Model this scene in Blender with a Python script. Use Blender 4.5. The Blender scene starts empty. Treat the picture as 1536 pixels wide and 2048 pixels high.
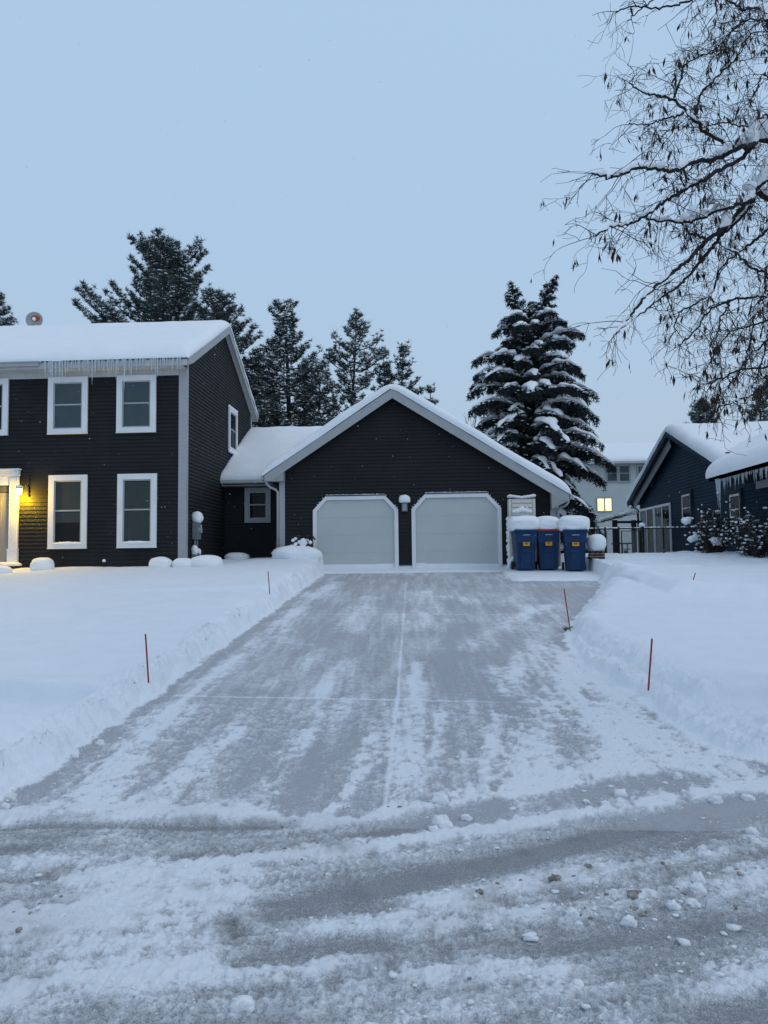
import bpy, math, random
import numpy as np
from mathutils import Vector, Matrix
random.seed(7); RNG = np.random.default_rng(7)
SC = bpy.context.scene
COL = SC.collection
# ------------------------------------------------------------------ camera
EYE = Vector((0, 0, 1.6)); FPX = 1479.0
PSI = math.radians(3.2); TH = math.radians(3.64); ROLL = .0115
_f = Vector((-math.sin(PSI)*math.cos(TH), math.cos(PSI)*math.cos(TH), math.sin(TH)))
_r0 = Vector((math.cos(PSI), math.sin(PSI), 0)); _u0 = _r0.cross(_f)
_r = _r0*math.cos(ROLL) - _u0*math.sin(ROLL); _u = _u0*math.cos(ROLL) + _r0*math.sin(ROLL)
cd = bpy.data.cameras.new('camera'); cam = bpy.data.objects.new('camera', cd); COL.objects.link(cam)
cd.sensor_fit = 'VERTICAL'; cd.sensor_height = 36; cd.sensor_width = 27; cd.lens = 26
cd.clip_start = .05; cd.clip_end = 2000
cam.matrix_world = Matrix(((_r.x, _u.x, -_f.x, EYE.x), (_r.y, _u.y, -_f.y, EYE.y), (_r.z, _u.z, -_f.z, EYE.z), (0, 0, 0, 1)))
SC.camera = cam
# ------------------------------------------------------------------ sky and light
W = bpy.data.worlds.new('World'); SC.world = W; W.use_nodes = True
nt = W.node_tree; nt.nodes.clear()
out = nt.nodes.new('ShaderNodeOutputWorld'); bg = nt.nodes.new('ShaderNodeBackground')
sky = nt.nodes.new('ShaderNodeTexSky'); sky.sky_type = 'NISHITA'; sky.sun_disc = False
sky.sun_elevation = math.radians(35); sky.sun_rotation = math.radians(70)
tc = nt.nodes.new('ShaderNodeTexCoord'); sp = nt.nodes.new('ShaderNodeSeparateXYZ')
rp = nt.nodes.new('ShaderNodeValToRGB')
nt.links.new(tc.outputs['Generated'], sp.inputs[0]); nt.links.new(sp.outputs['Z'], rp.inputs[0])
el = rp.color_ramp.elements
el[0].position = 0.0; el[0].color = (.425, .53, .64, 1)
el[1].position = 1.0; el[1].color = (.54, .645, .765, 1)
for p, c in ((.12, (.435, .56, .695, 1)), (.25, (.435, .585, .76, 1)), (.40, (.425, .592, .80, 1)), (.62, (.43, .60, .81, 1)), (.80, (.52, .645, .80, 1))):
    e = el.new(p); e.color = c
mx = nt.nodes.new('ShaderNodeMix'); mx.data_type = 'RGBA'; mx.inputs[0].default_value = .03
sm = nt.nodes.new('ShaderNodeMix'); sm.data_type = 'RGBA'; sm.blend_type = 'MULTIPLY'; sm.inputs[0].default_value = 1
sm.inputs[7].default_value = (.10, .10, .10, 1)
nt.links.new(sky.outputs[0], sm.inputs[6])
nt.links.new(rp.outputs[0], mx.inputs[6]); nt.links.new(sm.outputs[2], mx.inputs[7])
nt.links.new(mx.outputs[2], bg.inputs[0]); bg.inputs[1].default_value = 1.0
nt.links.new(bg.outputs[0], out.inputs[0])
sl = bpy.data.lights.new('sun', 'SUN'); sl.energy = .5; sl.angle = math.radians(40); sl.color = (1, .93, .9)
so = bpy.data.objects.new('sun', sl); COL.objects.link(so)
so.rotation_euler = Vector((-.72, .30, -.62)).to_track_quat('-Z', 'Y').to_euler()
vs = SC.view_settings; vs.view_transform = 'Standard'; vs.look = 'None'; vs.exposure = 0; vs.gamma = 1
SC.cycles.use_denoising = True
SC.cycles.max_bounces = 8

def ray(x, y): return _f + _r*((x-768)/FPX) + _u*((1024-y)/FPX)
def at(x, y, Y): d = ray(x, y); return EYE + d*(Y/d.y)
def atx(x, y, X): d = ray(x, y); return EYE + d*(X/d.x)
def zg(y): return .078*max(0., min(y, 21.)-4.45)
def gnd(x, y, dz=0.):
    d = ray(x, y); lo, hi = 1., 24.
    for _ in range(40):
        m = (lo+hi)/2
        if EYE.z + d.z/d.y*m > zg(m)+dz: lo = m
        else: hi = m
    return EYE + d*(lo/d.y)
# ------------------------------------------------------------------ noise
def _hash(ix, iy, seed):
    h = (ix.astype(np.int64)*374761393 + iy.astype(np.int64)*668265263 + seed*974634777) & 0xffffffff
    h = ((h ^ (h >> 13))*1274126177) & 0xffffffff
    h = ((h ^ (h >> 15))*2246822519) & 0xffffffff
    return ((h ^ (h >> 16)) & 0xffffff)/float(0xffffff)
def vnoise(x, y, seed=0):
    ix = np.floor(x); iy = np.floor(y); fx = x-ix; fy = y-iy
    fx = fx*fx*fx*(fx*(fx*6-15)+10); fy = fy*fy*fy*(fy*(fy*6-15)+10)
    a = _hash(ix, iy, seed); b = _hash(ix+1, iy, seed); c = _hash(ix, iy+1, seed); d = _hash(ix+1, iy+1, seed)
    return (a*(1-fx)+b*fx)*(1-fy) + (c*(1-fx)+d*fx)*fy
def fbm(x, y, seed=0, octv=4, gain=.5):
    s = 0; a = 1; t = 0
    for i in range(octv):
        s = s + a*(vnoise(x+17.3*i, y-9.1*i, seed+i)*2-1); t += a; a *= gain
        x, y = (x*.8-y*.6)*2.03, (x*.6+y*.8)*2.03
    return s/t
def billow(x, y, seed=0, octv=3):
    s = 0; a = 1; t = 0
    for i in range(octv):
        s = s + a*np.abs(vnoise(x+17.3*i, y-9.1*i, seed+i)*2-1); t += a; a *= .5
        x, y = (x*.8-y*.6)*2.1, (x*.6+y*.8)*2.1
    return s/t
def sst(a, b, x):
    t = np.clip((x-a)/(b-a), 0, 1); return t*t*(3-2*t)
# ------------------------------------------------------------------ materials
MATS = {}
def mat(name, col, rough=.7, noise=0., nscale=4., bump=0., bscale=30., spec=.3, emit=None, metal=0., sub=0.):
    if name in MATS: return MATS[name]
    m = bpy.data.materials.new(name); m.use_nodes = True; n = m.node_tree; b = n.nodes['Principled BSDF']
    b.inputs['Base Color'].default_value = (*col, 1); b.inputs['Roughness'].default_value = rough
    b.inputs['Specular IOR Level'].default_value = spec; b.inputs['Metallic'].default_value = metal
    g = n.nodes.new('ShaderNodeNewGeometry')
    if noise:
        nz = n.nodes.new('ShaderNodeTexNoise'); nz.inputs['Scale'].default_value = nscale; nz.inputs['Detail'].default_value = 5
        n.links.new(g.outputs['Position'], nz.inputs['Vector'])
        r = n.nodes.new('ShaderNodeValToRGB'); r.color_ramp.elements[0].position = .3; r.color_ramp.elements[1].position = .7
        r.color_ramp.elements[0].color = (*[c*(1-noise) for c in col], 1); r.color_ramp.elements[1].color = (*[min(1, c*(1+noise)) for c in col], 1)
        n.links.new(nz.outputs[0], r.inputs[0]); n.links.new(r.outputs[0], b.inputs['Base Color'])
    if bump:
        nz = n.nodes.new('ShaderNodeTexNoise'); nz.inputs['Scale'].default_value = bscale; nz.inputs['Detail'].default_value = 6
        n.links.new(g.outputs['Position'], nz.inputs['Vector'])
        bp = n.nodes.new('ShaderNodeBump'); bp.inputs['Strength'].default_value = 1; bp.inputs['Distance'].default_value = bump
        n.links.new(nz.outputs[0], bp.inputs['Height']); n.links.new(bp.outputs[0], b.inputs['Normal'])
    if emit:
        b.inputs['Emission Color'].default_value = (*emit[:3], 1); b.inputs['Emission Strength'].default_value = emit[3]
    if sub:
        b.inputs['Subsurface Weight'].default_value = sub; b.inputs['Subsurface Radius'].default_value = (.05, .06, .08)
    MATS[name] = m; return m
SNOW = mat('snow', (.745, .795, .86), .75, .025, 3., .006, 55, .25)
SNOWC = mat('snow clumps', (.78, .81, .85), .8, .04, 9., .006, 70, .2)
SNOWR = mat('roof snow', (.82, .85, .89), .8, .02, 2., .010, 26, .2)
CHAR = mat('charcoal siding', (.020, .021, .0235), .6, .16, 1.3, 0., 60, .12)
NAVY = mat('navy siding', (.004, .026, .050), .65, .15, 1.2, .0006, 60, .12)
PALE = mat('pale siding', (.50, .54, .54), .6, .05, 1.5)
TRIM = mat('grey white trim', (.34, .355, .37), .45, .05, 2.5, .0004, 40)
WTRIM = mat('bright window trim', (.70, .71, .73), .4, .04, 3.)
SOFF = mat('soffit grey', (.30, .31, .315), .6, .06, 3.)
GUT = mat('gutter', (.42, .44, .45), .4, .08, 2.)
GDOOR = mat('garage door paint', (.47, .505, .50), .5, .03, 1.2, .0008, 90, .3)
SHING = mat('shingles', (.05, .05, .055), .9, .3, 8)
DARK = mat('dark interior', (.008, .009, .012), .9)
FOUND = mat('foundation', (.12, .12, .12), .9, .2, 5)
BLIND = mat('window shade', (.11, .135, .14), .8, .06, 6)
BLIND2 = mat('slatted blind', (.085, .09, .085), .8, .08, 4)
BLUE = mat('blue cart plastic', (.007, .034, .10), .45, .14, 5, .0007, 80, .25)
RED = mat('red lid plastic', (.28, .012, .02), .45)
BLACK = mat('black metal', (.012, .012, .014), .5)
TYRE = mat('rubber', (.015, .015, .015), .8)
YEL = mat('yellow sticker', (.75, .36, .02), .5)
WHT = mat('white lettering', (.6, .65, .7), .5)
CREAM = mat('cream plastic', (.60, .59, .52), .6, .05, 5)
STAKE = mat('red stake', (.33, .022, .03), .45)
METER = mat('meter grey', (.16, .19, .21), .5, .1, 8)
BARK = mat('bark', (.035, .030, .030), .9, .3, 14, .004, 40)
BARKF = mat('linden bark', (.018, .016, .018), .85, .25, 20, .002, 60)
BRACT = mat('dry bracts', (.045, .024, .018), .8, .45, 30)
NEED = mat('pine needles', (.048, .070, .066), .7, .5, 1.6)
NEED2 = mat('spruce needles', (.014, .021, .022), .75, .5, 2.2)
BRICK = mat('brick', (.075, .04, .035), .9, .35, 9, .004, 40)
DIRT = mat('dirty clumps', (.30, .27, .245), .95, .45, 40, .004, 80)
DISH = mat('dish grey', (.26, .29, .29), .45, .08, 6)
RUST = mat('orange mark', (.30, .075, .03), .7, .25, 12)
DOORM = mat('door paint', (.26, .25, .235), .5)
LEAFD = mat('evergreen shrub leaves', (.012, .020, .018), .7, .6, 8)
STEM = mat('dry stems', (.06, .045, .04), .9)
WOODD = mat('dark timber', (.022, .022, .026), .8, .2, 9)

def glassm(name, col, k=.0):
    m = bpy.data.materials.new(name); m.use_nodes = True; n = m.node_tree; n.nodes.clear()
    o = n.nodes.new('ShaderNodeOutputMaterial'); mix = n.nodes.new('ShaderNodeMixShader')
    t = n.nodes.new('ShaderNodeBsdfTransparent'); t.inputs[0].default_value = (*col, 1)
    g = n.nodes.new('ShaderNodeBsdfGlossy'); g.inputs['Roughness'].default_value = .04
    fr = n.nodes.new('ShaderNodeFresnel'); fr.inputs[0].default_value = 1.5
    ad = n.nodes.new('ShaderNodeMath'); ad.operation = 'ADD'; ad.inputs[1].default_value = k
    m2 = n.nodes.new('ShaderNodeMath'); m2.operation = 'MULTIPLY'; m2.inputs[1].default_value = .40; n.links.new(fr.outputs[0], m2.inputs[0]); n.links.new(m2.outputs[0], ad.inputs[0]); n.links.new(ad.outputs[0], mix.inputs[0])
    n.links.new(t.outputs[0], mix.inputs[1]); n.links.new(g.outputs[0], mix.inputs[2]); n.links.new(mix.outputs[0], o.inputs[0])
    return m
GLASS = glassm('window glass', (.80, .86, .88))
def icem():
    m = bpy.data.materials.new('ice'); m.use_nodes = True; b = m.node_tree.nodes['Principled BSDF']
    b.inputs['Base Color'].default_value = (.62, .70, .76, 1); b.inputs['Roughness'].default_value = .12
    b.inputs['Alpha'].default_value = .55; b.inputs['Specular IOR Level'].default_value = .8
    return m
ICE = icem()
LITW = mat('lit window', (.8, .7, .4), .6, emit=(1.0, .80, .34, 1.15))
LITC = mat('lit curtain', (.8, .8, .7), .6, emit=(1.0, .93, .68, 1.2))
BULB = mat('lit lantern glass', (1, .8, .4), .5, emit=(1.0, .72, .25, 9))
# ------------------------------------------------------------------ mesh builder
WL = {}
class MB:
    def __init__(s): s.v = []; s.f = []; s.sm = False
    def add(s, vs, fs):
        n = len(s.v); s.v += [tuple(p) for p in vs]; s.f += [tuple(i+n for i in f) for f in fs]
    def box(s, x0, y0, z0, x1, y1, z1, T=None):
        vs = [(x, y, z) for x in (x0, x1) for y in (y0, y1) for z in (z0, z1)]
        if T: vs = [T(*p) for p in vs]
        s.add(vs, [(0, 1, 3, 2), (4, 6, 7, 5), (0, 4, 5, 1), (2, 3, 7, 6), (0, 2, 6, 4), (1, 5, 7, 3)])
    def poly(s, pts): s.add(pts, [tuple(range(len(pts)))])
    def prism(s, pts, d):
        d = Vector(d); n = len(pts); a = [Vector(p) for p in pts]
        s.add(a+[p+d for p in a], [tuple(range(n))[::-1], tuple(range(n, 2*n))]+[(i, (i+1) % n, (i+1) % n+n, i+n) for i in range(n)])
    def tube(s, pts, rad, n=6, cap=True):
        pts = [Vector(p) for p in pts]
        if not hasattr(rad, '__len__'): rad = [rad]*len(pts)
        m0 = len(s.v); pu = None
        for i, p in enumerate(pts):
            t = (pts[min(i+1, len(pts)-1)]-pts[max(i-1, 0)])
            t = t.normalized() if t.length > 1e-9 else Vector((0, 0, 1))
            a = t.cross(Vector((0, 0, 1)) if abs(t.z) < .95 else Vector((1, 0, 0))).normalized() if pu is None else (pu-t*pu.dot(t)).normalized()
            pu = a; b = t.cross(a)
            for k in range(n):
                q = 2*math.pi*k/n; s.v.append(tuple(p+(a*math.cos(q)+b*math.sin(q))*rad[i]))
        for i in range(len(pts)-1):
            for k in range(n):
                k2 = (k+1) % n; s.f.append((m0+i*n+k, m0+i*n+k2, m0+(i+1)*n+k2, m0+(i+1)*n+k))
        if cap: s.f.append(tuple(m0+k for k in range(n))[::-1]); e = m0+(len(pts)-1)*n; s.f.append(tuple(e+k for k in range(n)))
    def lump(s, c, r, seed=0, amp=.12, nu=16, nv=10, flat=None, pw=1., fr=1.6):
        # rounded lump; flat = fraction of the height below centre that is kept; pw<1 squarer
        c = Vector(c); m0 = len(s.v)
        th = np.linspace(0, 2*np.pi, nu, endpoint=False); ph = np.linspace(-np.pi/2, np.pi/2, nv+1)
        P, Tt = np.meshgrid(ph, th, indexing='ij')
        sg = lambda a, p: np.sign(a)*np.abs(a)**p
        x = sg(np.cos(P), pw)*sg(np.cos(Tt), pw); y = sg(np.cos(P), pw)*sg(np.sin(Tt), pw); z = sg(np.sin(P), pw)
        nz = 1+amp*fbm(x*fr+3+seed*1.7+z, y*fr+z*fr*1.3+seed*2.9, seed, 3)
        x = x*nz*r[0]; y = y*nz*r[1]; z = z*nz*r[2]
        if flat is not None: z = np.maximum(z, -flat*r[2])
        V = np.stack([x+c.x, y+c.y, z+c.z], -1).reshape(-1, 3)
        s.v += [tuple(p) for p in V.tolist()]
        for i in range(nv):
            for k in range(nu):
                k2 = (k+1) % nu; s.f.append((m0+i*nu+k, m0+i*nu+k2, m0+(i+1)*nu+k2, m0+(i+1)*nu+k))
    def build(s, name, m, parent=None, loc=(0, 0, 0), smooth=False):
        return link_mesh(name, np.array(s.v, dtype=np.float32), s.f, m, parent, loc, smooth or s.sm)
def link_mesh(name, V, F, m, parent=None, loc=(0, 0, 0), smooth=False, attrs=None, tri=False):
    me = bpy.data.meshes.new(name)
    base = np.array(WL[parent.name] if parent else loc, dtype=np.float32)
    V = np.asarray(V, dtype=np.float32)-base
    if isinstance(F, np.ndarray):
        k = F.shape[1]; me.vertices.add(len(V)); me.vertices.foreach_set('co', V.ravel())
        me.loops.add(F.size); me.loops.foreach_set('vertex_index', F.ravel().astype(np.int32))
        me.polygons.add(len(F)); me.polygons.foreach_set('loop_start', np.arange(0, F.size, k, dtype=np.int32))
        me.polygons.foreach_set('loop_total', np.full(len(F), k, dtype=np.int32))
        me.update(calc_edges=True)
    else:
        me.from_pydata(V.tolist(), [], F)
    if attrs:
        for an, av in attrs.items():
            a = me.attributes.new(an, 'FLOAT', 'POINT'); a.data.foreach_set('value', np.asarray(av, dtype=np.float32))
    if smooth: me.polygons.foreach_set('use_smooth', [True]*len(me.polygons))
    me.materials.append(m); me.validate()
    o = bpy.data.objects.new(name, me); COL.objects.link(o)
    if parent: o.parent = parent; WL[o.name] = WL[parent.name]
    else: o.location = loc; WL[o.name] = tuple(loc)
    return o
def tag(o, label, cat=None, group=None, kind=None):
    if label: o['label'] = label
    if cat: o['category'] = cat
    if group: o['group'] = group
    if kind: o['kind'] = kind
    return o
def thing(name, loc, label, cat, group=None):
    o = bpy.data.objects.new(name, None); o.location = loc; o.empty_display_size = .2
    COL.objects.link(o); WL[o.name] = tuple(loc); return tag(o, label, cat, group)
def copy_tree(o, parent=None):
    c = o.copy(); COL.objects.link(c)
    if parent: c.parent = parent
    for ch in list(o.children): copy_tree(ch, c)
    return c
def grid_faces(nr, nc):
    i = np.arange(nr-1)[:, None]*nc+np.arange(nc-1)[None, :]
    return np.stack([i, i+1, i+nc+1, i+nc], -1).reshape(-1, 4)

# ================================================================== TERRAIN
CLEAR = [(-30, 4.2), (-2.9, 4.5), (-2.8, 5.5), (-2.8, 20.05), (2.1, 20.05), (2.15, 17.75), (4.05, 17.7), (4.0, 17.1), (3.45, 15.1), (2.2, 11.5),
         (1.85, 10.1), (1.80, 8.8), (1.98, 7.4), (2.10, 6.4), (2.15, 5.8), (2.6, 5.5), (3.6, 5.3), (8, 5), (40, 5), (40, -12), (-40, -12), (-40, 4.2)]
def seg_dist(x, y, pts, closed=False):
    best = np.full(x.shape, 1e9); S = np.zeros(x.shape); Tn = np.zeros(x.shape); acc = 0.
    n = len(pts)
    for i in range(n if closed else n-1):
        ax, ay = pts[i]; bx, by = pts[(i+1) % n]; dx, dy = bx-ax, by-ay; L2 = dx*dx+dy*dy; L = math.sqrt(L2)
        t = np.clip(((x-ax)*dx+(y-ay)*dy)/L2, 0, 1)
        d = np.hypot(x-ax-t*dx, y-ay-t*dy); k = d < best
        best = np.where(k, d, best); S = np.where(k, acc+t*L, S); Tn = np.where(k, ((x-ax)*dy-(y-ay)*dx)/L, Tn); acc += L
    return best, S, Tn
def inside(x, y, pts):
    r = np.zeros(x.shape, bool); n = len(pts)
    for i in range(n):
        ax, ay = pts[i]; bx, by = pts[(i+1) % n]
        if ay == by: continue
        c = ((ay > y) != (by > y)) & (x < (bx-ax)*(y-ay)/(by-ay)+ax); r ^= c
    return r
def P2(l, dz=0.): return [(lambda q: (q.x, q.y))(gnd(a, b, dz)) for a, b in l]
# snow streaks (weight, half width m), bare bands and a painted curb shadow, traced as ground positions
STROKES = [(P2(l), w, k) for l, w, k in [
    ([(675, 1165), (575, 1230), (440, 1340), (370, 1395), (300, 1450), (225, 1525), (150, 1600)], .17, .75),
    ([(475, 1460), (400, 1525), (320, 1600), (250, 1645)], .12, .7),
    ([(695, 1400), (640, 1450), (575, 1515)], .10, .6), ([(700, 1325), (650, 1385)], .16, .5),
    ([(560, 1275), (640, 1300), (540, 1370)], .14, .4), ([(735, 1195), (700, 1260)], .2, .55),
    ([(848, 1185), (846, 1255)], .28, .55), ([(842, 1330), (826, 1400), (815, 1450), (800, 1560)], .12, .65),
    ([(900, 1195), (985, 1205)], .28, .4), ([(1095, 1212), (1020, 1240), (935, 1298)], .2, .6),
    ([(1000, 1340), (1030, 1390)], .17, .6), ([(1110, 1232), (1070, 1290), (1040, 1330), (1010, 1380)], .16, .5),
    ([(1035, 1170), (1050, 1230), (1060, 1260)], .15, .35), ([(1000, 1430), (975, 1520), (950, 1590)], .09, .55),
    ([(1092, 1410), (1075, 1480), (1060, 1580)], .16, .75), ([(1190, 1470), (1200, 1530)], .12, .3),
    ([(750, 1480), (690, 1600), (650, 1640)], .06, .8), ([(880, 1430), (860, 1540)], .05, .4), ([(930, 1500), (900, 1600)], .06, .3),
    ([(1128, 1300), (1135, 1390), (1210, 1450), (1300, 1510), (1420, 1545)], .22, .95), ([(1160, 1330), (1230, 1410), (1330, 1490)], .2, .8), ([(1000, 1590), (1150, 1545), (1300, 1520)], .10, .5),
    ([(540, 1560), (480, 1640)], .07, .45), ([(1240, 1500), (1120, 1560)], .1, .5),
    # street
    ([(0, 1640), (150, 1622), (300, 1622), (520, 1640), (640, 1640)], .09, .8),
    ([(560, 1650), (700, 1640), (860, 1610), (1000, 1590), (1130, 1566), (1200, 1550), (1400, 1515)], .07, .95),
    ([(150, 1760), (400, 1735), (600, 1715), (768, 1698), (918, 1665), (1118, 1635), (1268, 1612), (1536, 1570)], .075, 1.),
    ([(0, 1860), (200, 1830), (420, 1810)], .22, .9), ([(0, 1740), (300, 1720)], .10, .5),
    ([(850, 1800), (1100, 1765), (1536, 1680)], .11, .55), ([(1000, 1860), (1300, 1800), (1536, 1750)], .10, .5),
    ([(300, 1960), (700, 1950), (1100, 1960)], .10, .45), ([(0, 1985), (250, 1960)], .09, .4), ([(1250, 2040), (1536, 1950)], .08, .4),
    ([(640, 1860), (900, 1850)], .05, .4),
    # bare bands, led by the curb's shadow line painted as missing snow cover
    ([(0, 1662), (260, 1656), (520, 1662)], .03, -1.), ([(0, 1700), (110, 1685)], .07, -.7), ([(0, 1810), (110, 1785)], .09, -.7),
    ([(768, 1665), (1018, 1612), (1218, 1578), (1418, 1550)], .10, -.75),
    ([(560, 1815), (768, 1780), (893, 1755), (1068, 1712), (1268, 1662), (1500, 1610)], .12, -1.15),
    ([(480, 1930), (640, 1900), (760, 1890)], .07, -.8), ([(1050, 1905), (1300, 1880), (1536, 1850)], .12, -.7),
    ([(1300, 2020), (1536, 2030)], .13, -.8), ([(440, 1850), (480, 1870)], .05, -.9), ([(30, 1600), (200, 1490), (330, 1400), (540, 1235)], .11, -.6),
    ([(1060, 1180), (1190, 1180)], .5, -.6), ([(560, 1480), (470, 1580)], .07, -.4), ([(640, 1440), (620, 1600)], .12, -.35), ([(930, 1250), (880, 1380)], .13, -.4),
    ([(1150, 1480), (1230, 1500)], .13, -.4)]]
LINES = [(P2(l), w) for l, w in [([(350, 1392), (1130, 1407)], .018), ([(200, 1456), (650, 1462)], .010), ([(812, 1165), (795, 1400), (765, 1640)], .016), ([(585, 1229), (1040, 1229)], .012), ([(1060, 1466), (1240, 1472)], .01)]]
TREAD = [(P2(l), w) for l, w in [([(420, 1778), (600, 1752), (768, 1728), (918, 1702), (1118, 1667), (1250, 1640)], .075), ([(540, 1672), (768, 1648), (900, 1630)], .05), ([(230, 1640), (330, 1590)], .06), ([(1000, 2020), (1200, 2030), (1400, 1980)], .06)]]
RIDGE = P2([(1205, 1142), (1240, 1158), (1300, 1178), (1345, 1188)], .28) + [(11, 11)]
SW_MOUND = []
def terrain(x, y):
    """returns height, snow coverage, dirt, outside distance"""
    b = .078*np.clip(y-4.45, 0, 16.55)
    b = b*sst(4.2, 4.9, y)+0*x
    d, _, _ = seg_dist(x, y, CLEAR, True); ins = inside(x, y, CLEAR)
    D = np.where(ins, -d, d)
    near = np.clip(1-y/30, .2, 1)
    D = D + .07*fbm(x*2.3, y*2.3, 3, 3) + .045*fbm(x*8, y*8, 5, 2)
    # depth of snow
    T = np.where(x < 0, .245+.085*sst(8, 18, y), .17+.16*sst(7.5, 13, y))
    T = np.where((y > 17.6) & (x > 2.0) & (x < 4.3) & (y < 21), .055, T)
    T = np.where((y > 19.9) & (x > -2.95) & (x < 2.15) & (y < 21), .05, T)
    w = np.where(T < .1, .10, np.where(x < 0, .42, .45+.60*sst(13, 8, y)))
    t = np.clip(D/w, 0, 1); S = T*(t*(2-t))**np.where(x < 0, .85, 1.)
    # right side: a shelf of thin thrown snow before the full depth begins
    dl = np.interp(y, [5.0, 5.6, 6.3, 7.3, 8.8, 10.2, 11.2], [.20, .25, .30, .38, .32, .18, .0])
    t2 = np.clip((D-dl)/.34, 0, 1); S2 = .055*sst(0, .16, D)+(T-.055)*(t2*(2-t2))
    S2 = S2+.055*billow(x*7, y*7, 57, 3)*np.clip(D*6, 0, 1)*(1-sst(0, .4, D-dl))
    S = np.where((x > .5) & (y < 11.2) & (T > .1), S2, S)
    lawn = sst(.0, .6, D)*(T > .1)
    S = S + lawn*(.06*fbm(x*.35, y*.35, 11, 3)+.025*fbm(x*1.3, y*.9, 12, 3)+.004*fbm(x*6, y*3, 13, 2))
    # uncleared pavement strip
    sw = sst(5.75, 6.1, y+.12*fbm(x*.8, y*.1, 21, 2))*(1-sst(6.92, 7.04, y+.2*fbm(x*.5, x*.1, 22, 2)))
    left = sst(2.95, 3.35, -x); rt = sst(2.1, 2.5, x)*(1-sst(3.4, 4.6, x))
    S = S - sw*(left*.20+rt*.12)*lawn + .035*np.exp(-((y-7.15-.1*fbm(x*.5, x*.1, 22, 2))/.22)**2)*lawn*np.maximum(left, rt)
    S = S + lawn*.10*np.exp(-((y-5.55)/.42)**2)*sst(2.85, 3.3, -x)
    # plough pile on the right
    S = S + (T > .1)*sst(0, .6, D)*.22*np.exp(-((x-3.8)/1.0)**2-((y-6.0)/.5)**2)
    # steps in lawn
    S = S + lawn*(x < 0)*.06*sst(14.0, 14.25, y+.15*fbm(x*.6, y*.1, 31, 2))*sst(-7, -4, x)
    rd, rs, rn = seg_dist(x, y, RIDGE)
    rs_ = np.where(rn < 0, rd, -rd)+.08*fbm(x*1.5, y*1.5, 41, 2)
    rmask = (x > 4.0)*sst(8, 14, y)
    rlump = .6+.8*vnoise(x*1.7, y*1.3, 44)
    S = S + rmask*lawn*(.04*sst(-.1, .3, rs_)-.05*np.exp(-((rs_+.15)/.2)**2)+.13*rlump*np.exp(-((rs_-.32)/.34)**2)*(1-.7*sst(2.0, 5.0, y*0+np.hypot(x-5.2, y-16)-1)))
    S = S + (x > 3.9)*(y > 17)*lawn*.05*fbm(x*2.5, y*2.5, 43, 2)
    S = S + lawn*.03*sst(21, 24, y)
    # lumpy thrown bank along the edges
    bank = np.exp(-((D-.12)/.17)**2)*(T > .1)*(.75+.6*fbm(x*1.3, y*1.3, 55, 2))*np.where(x > 1, np.clip((14-y)/6, 0, 1), 1.)
    lum = billow(x*6.5, y*6.5, 51, 4)
    bank = bank*np.where(x > 0, .7, 1.)+.30*np.exp(-((D-.45)/.45)**2)*(x > 1)*(y < 9.5)
    S = S + np.clip(D*8, 0, 1)*bank*((.5-lum)*np.where(x < 0, .26, .15)+.01+.05*billow(x*24, y*24, 53, 2))
    # coverage on cleared area
    wob = .05*fbm(x*3, y*2, 61, 2)
    street = 1-sst(4.4, 4.9, y+.5*wob)
    streak = fbm(x*5.5, y*.9, 62, 4)
    sd, ss, sn = seg_dist(x, y, P2([(0, 1800), (600, 1770), (1068, 1712), (1536, 1605)]))
    streak_s = fbm(sn*7, ss*1.1, 65, 4)
    low = fbm(x*1.2, y*.8, 66, 3); fine = fbm(x*19, y*15, 67, 3); fine2 = fbm(x*55, y*55, 68, 2)
    apron = 1-sst(6.9, 7.5, y)
    scr = fbm((x+.06*y)*24, y*.9, 69, 3); scr2 = fbm((x-.03*y)*11, y*.7, 70, 2)
    c = .34+.26*streak+.20*scr+.16*scr2+.18*low+.16*fine+.10*fine2
    c = c + apron*(1-street)*(.16+.20*fine+.22*fine2+.15*fbm(x*9, y*3.5, 64, 3))
    c = c*(1-street) + street*(.60+.40*streak_s+.20*low+.20*fine+.20*fine2)
    for pts, hw, k in STROKES:
        dd, s_, n_ = seg_dist(x+wob, y+wob, pts)
        rag = hw*(1+.55*np.where(y > 4.6, fbm(x*9, y*1.3, 71, 3), fbm(sn*9, ss*1.5, 71, 3))+.25*fine)
        g = np.exp(-(dd/np.maximum(rag*1.15, .01))**2)
        c = c+k*(.70 if k > 0 else .50)*g*(1+.45*fine+.5*np.where(y > 4.6, streak, streak_s))
    c = c+.16*fbm(sn*26, ss*1.6, 72, 3)*street; c = np.clip(c, 0, 1.15)
    h = .018*np.clip(c-.35, 0, 1)+street*.012*np.clip(c-.5, 0, 1)
    crumb = np.clip(.45-billow(x*16, y*16, 81, 3), 0, 1)
    h = h+crumb*(.016*street+.014*apron)*sst(.35, .9, c)+.0022*fine2*(street+apron*.7)
    for pts, hw in TREAD:
        dd, s_, n_ = seg_dist(x, y, pts)
        m = np.exp(-(dd/(hw*1.1))**4)*(.6+.4*fine)
        pat = np.abs(((s_/.052+np.abs(n_)/.05*.6+.18*fine) % 1)-.5)*2
        pat = sst(.35, .8, pat)*(.3+.7*sst(.0, .25, np.abs(((n_/.035) % 1)-.5)))
        m = m*np.clip(.6+low*1.6, 0, 1); h = h+m*pat*.013; c = c*(1-m*.5)+m*.5*(.22+.75*pat)
    for pts, hw in LINES:
        dd, s_, n_ = seg_dist(x+.006*fine, y+.006*fine, pts)
        m = np.exp(-(dd/hw)**2); c = c+m*(.45+.35*low); h = h+m*.003
    cl = sst(.06, -.02, D)
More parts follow.
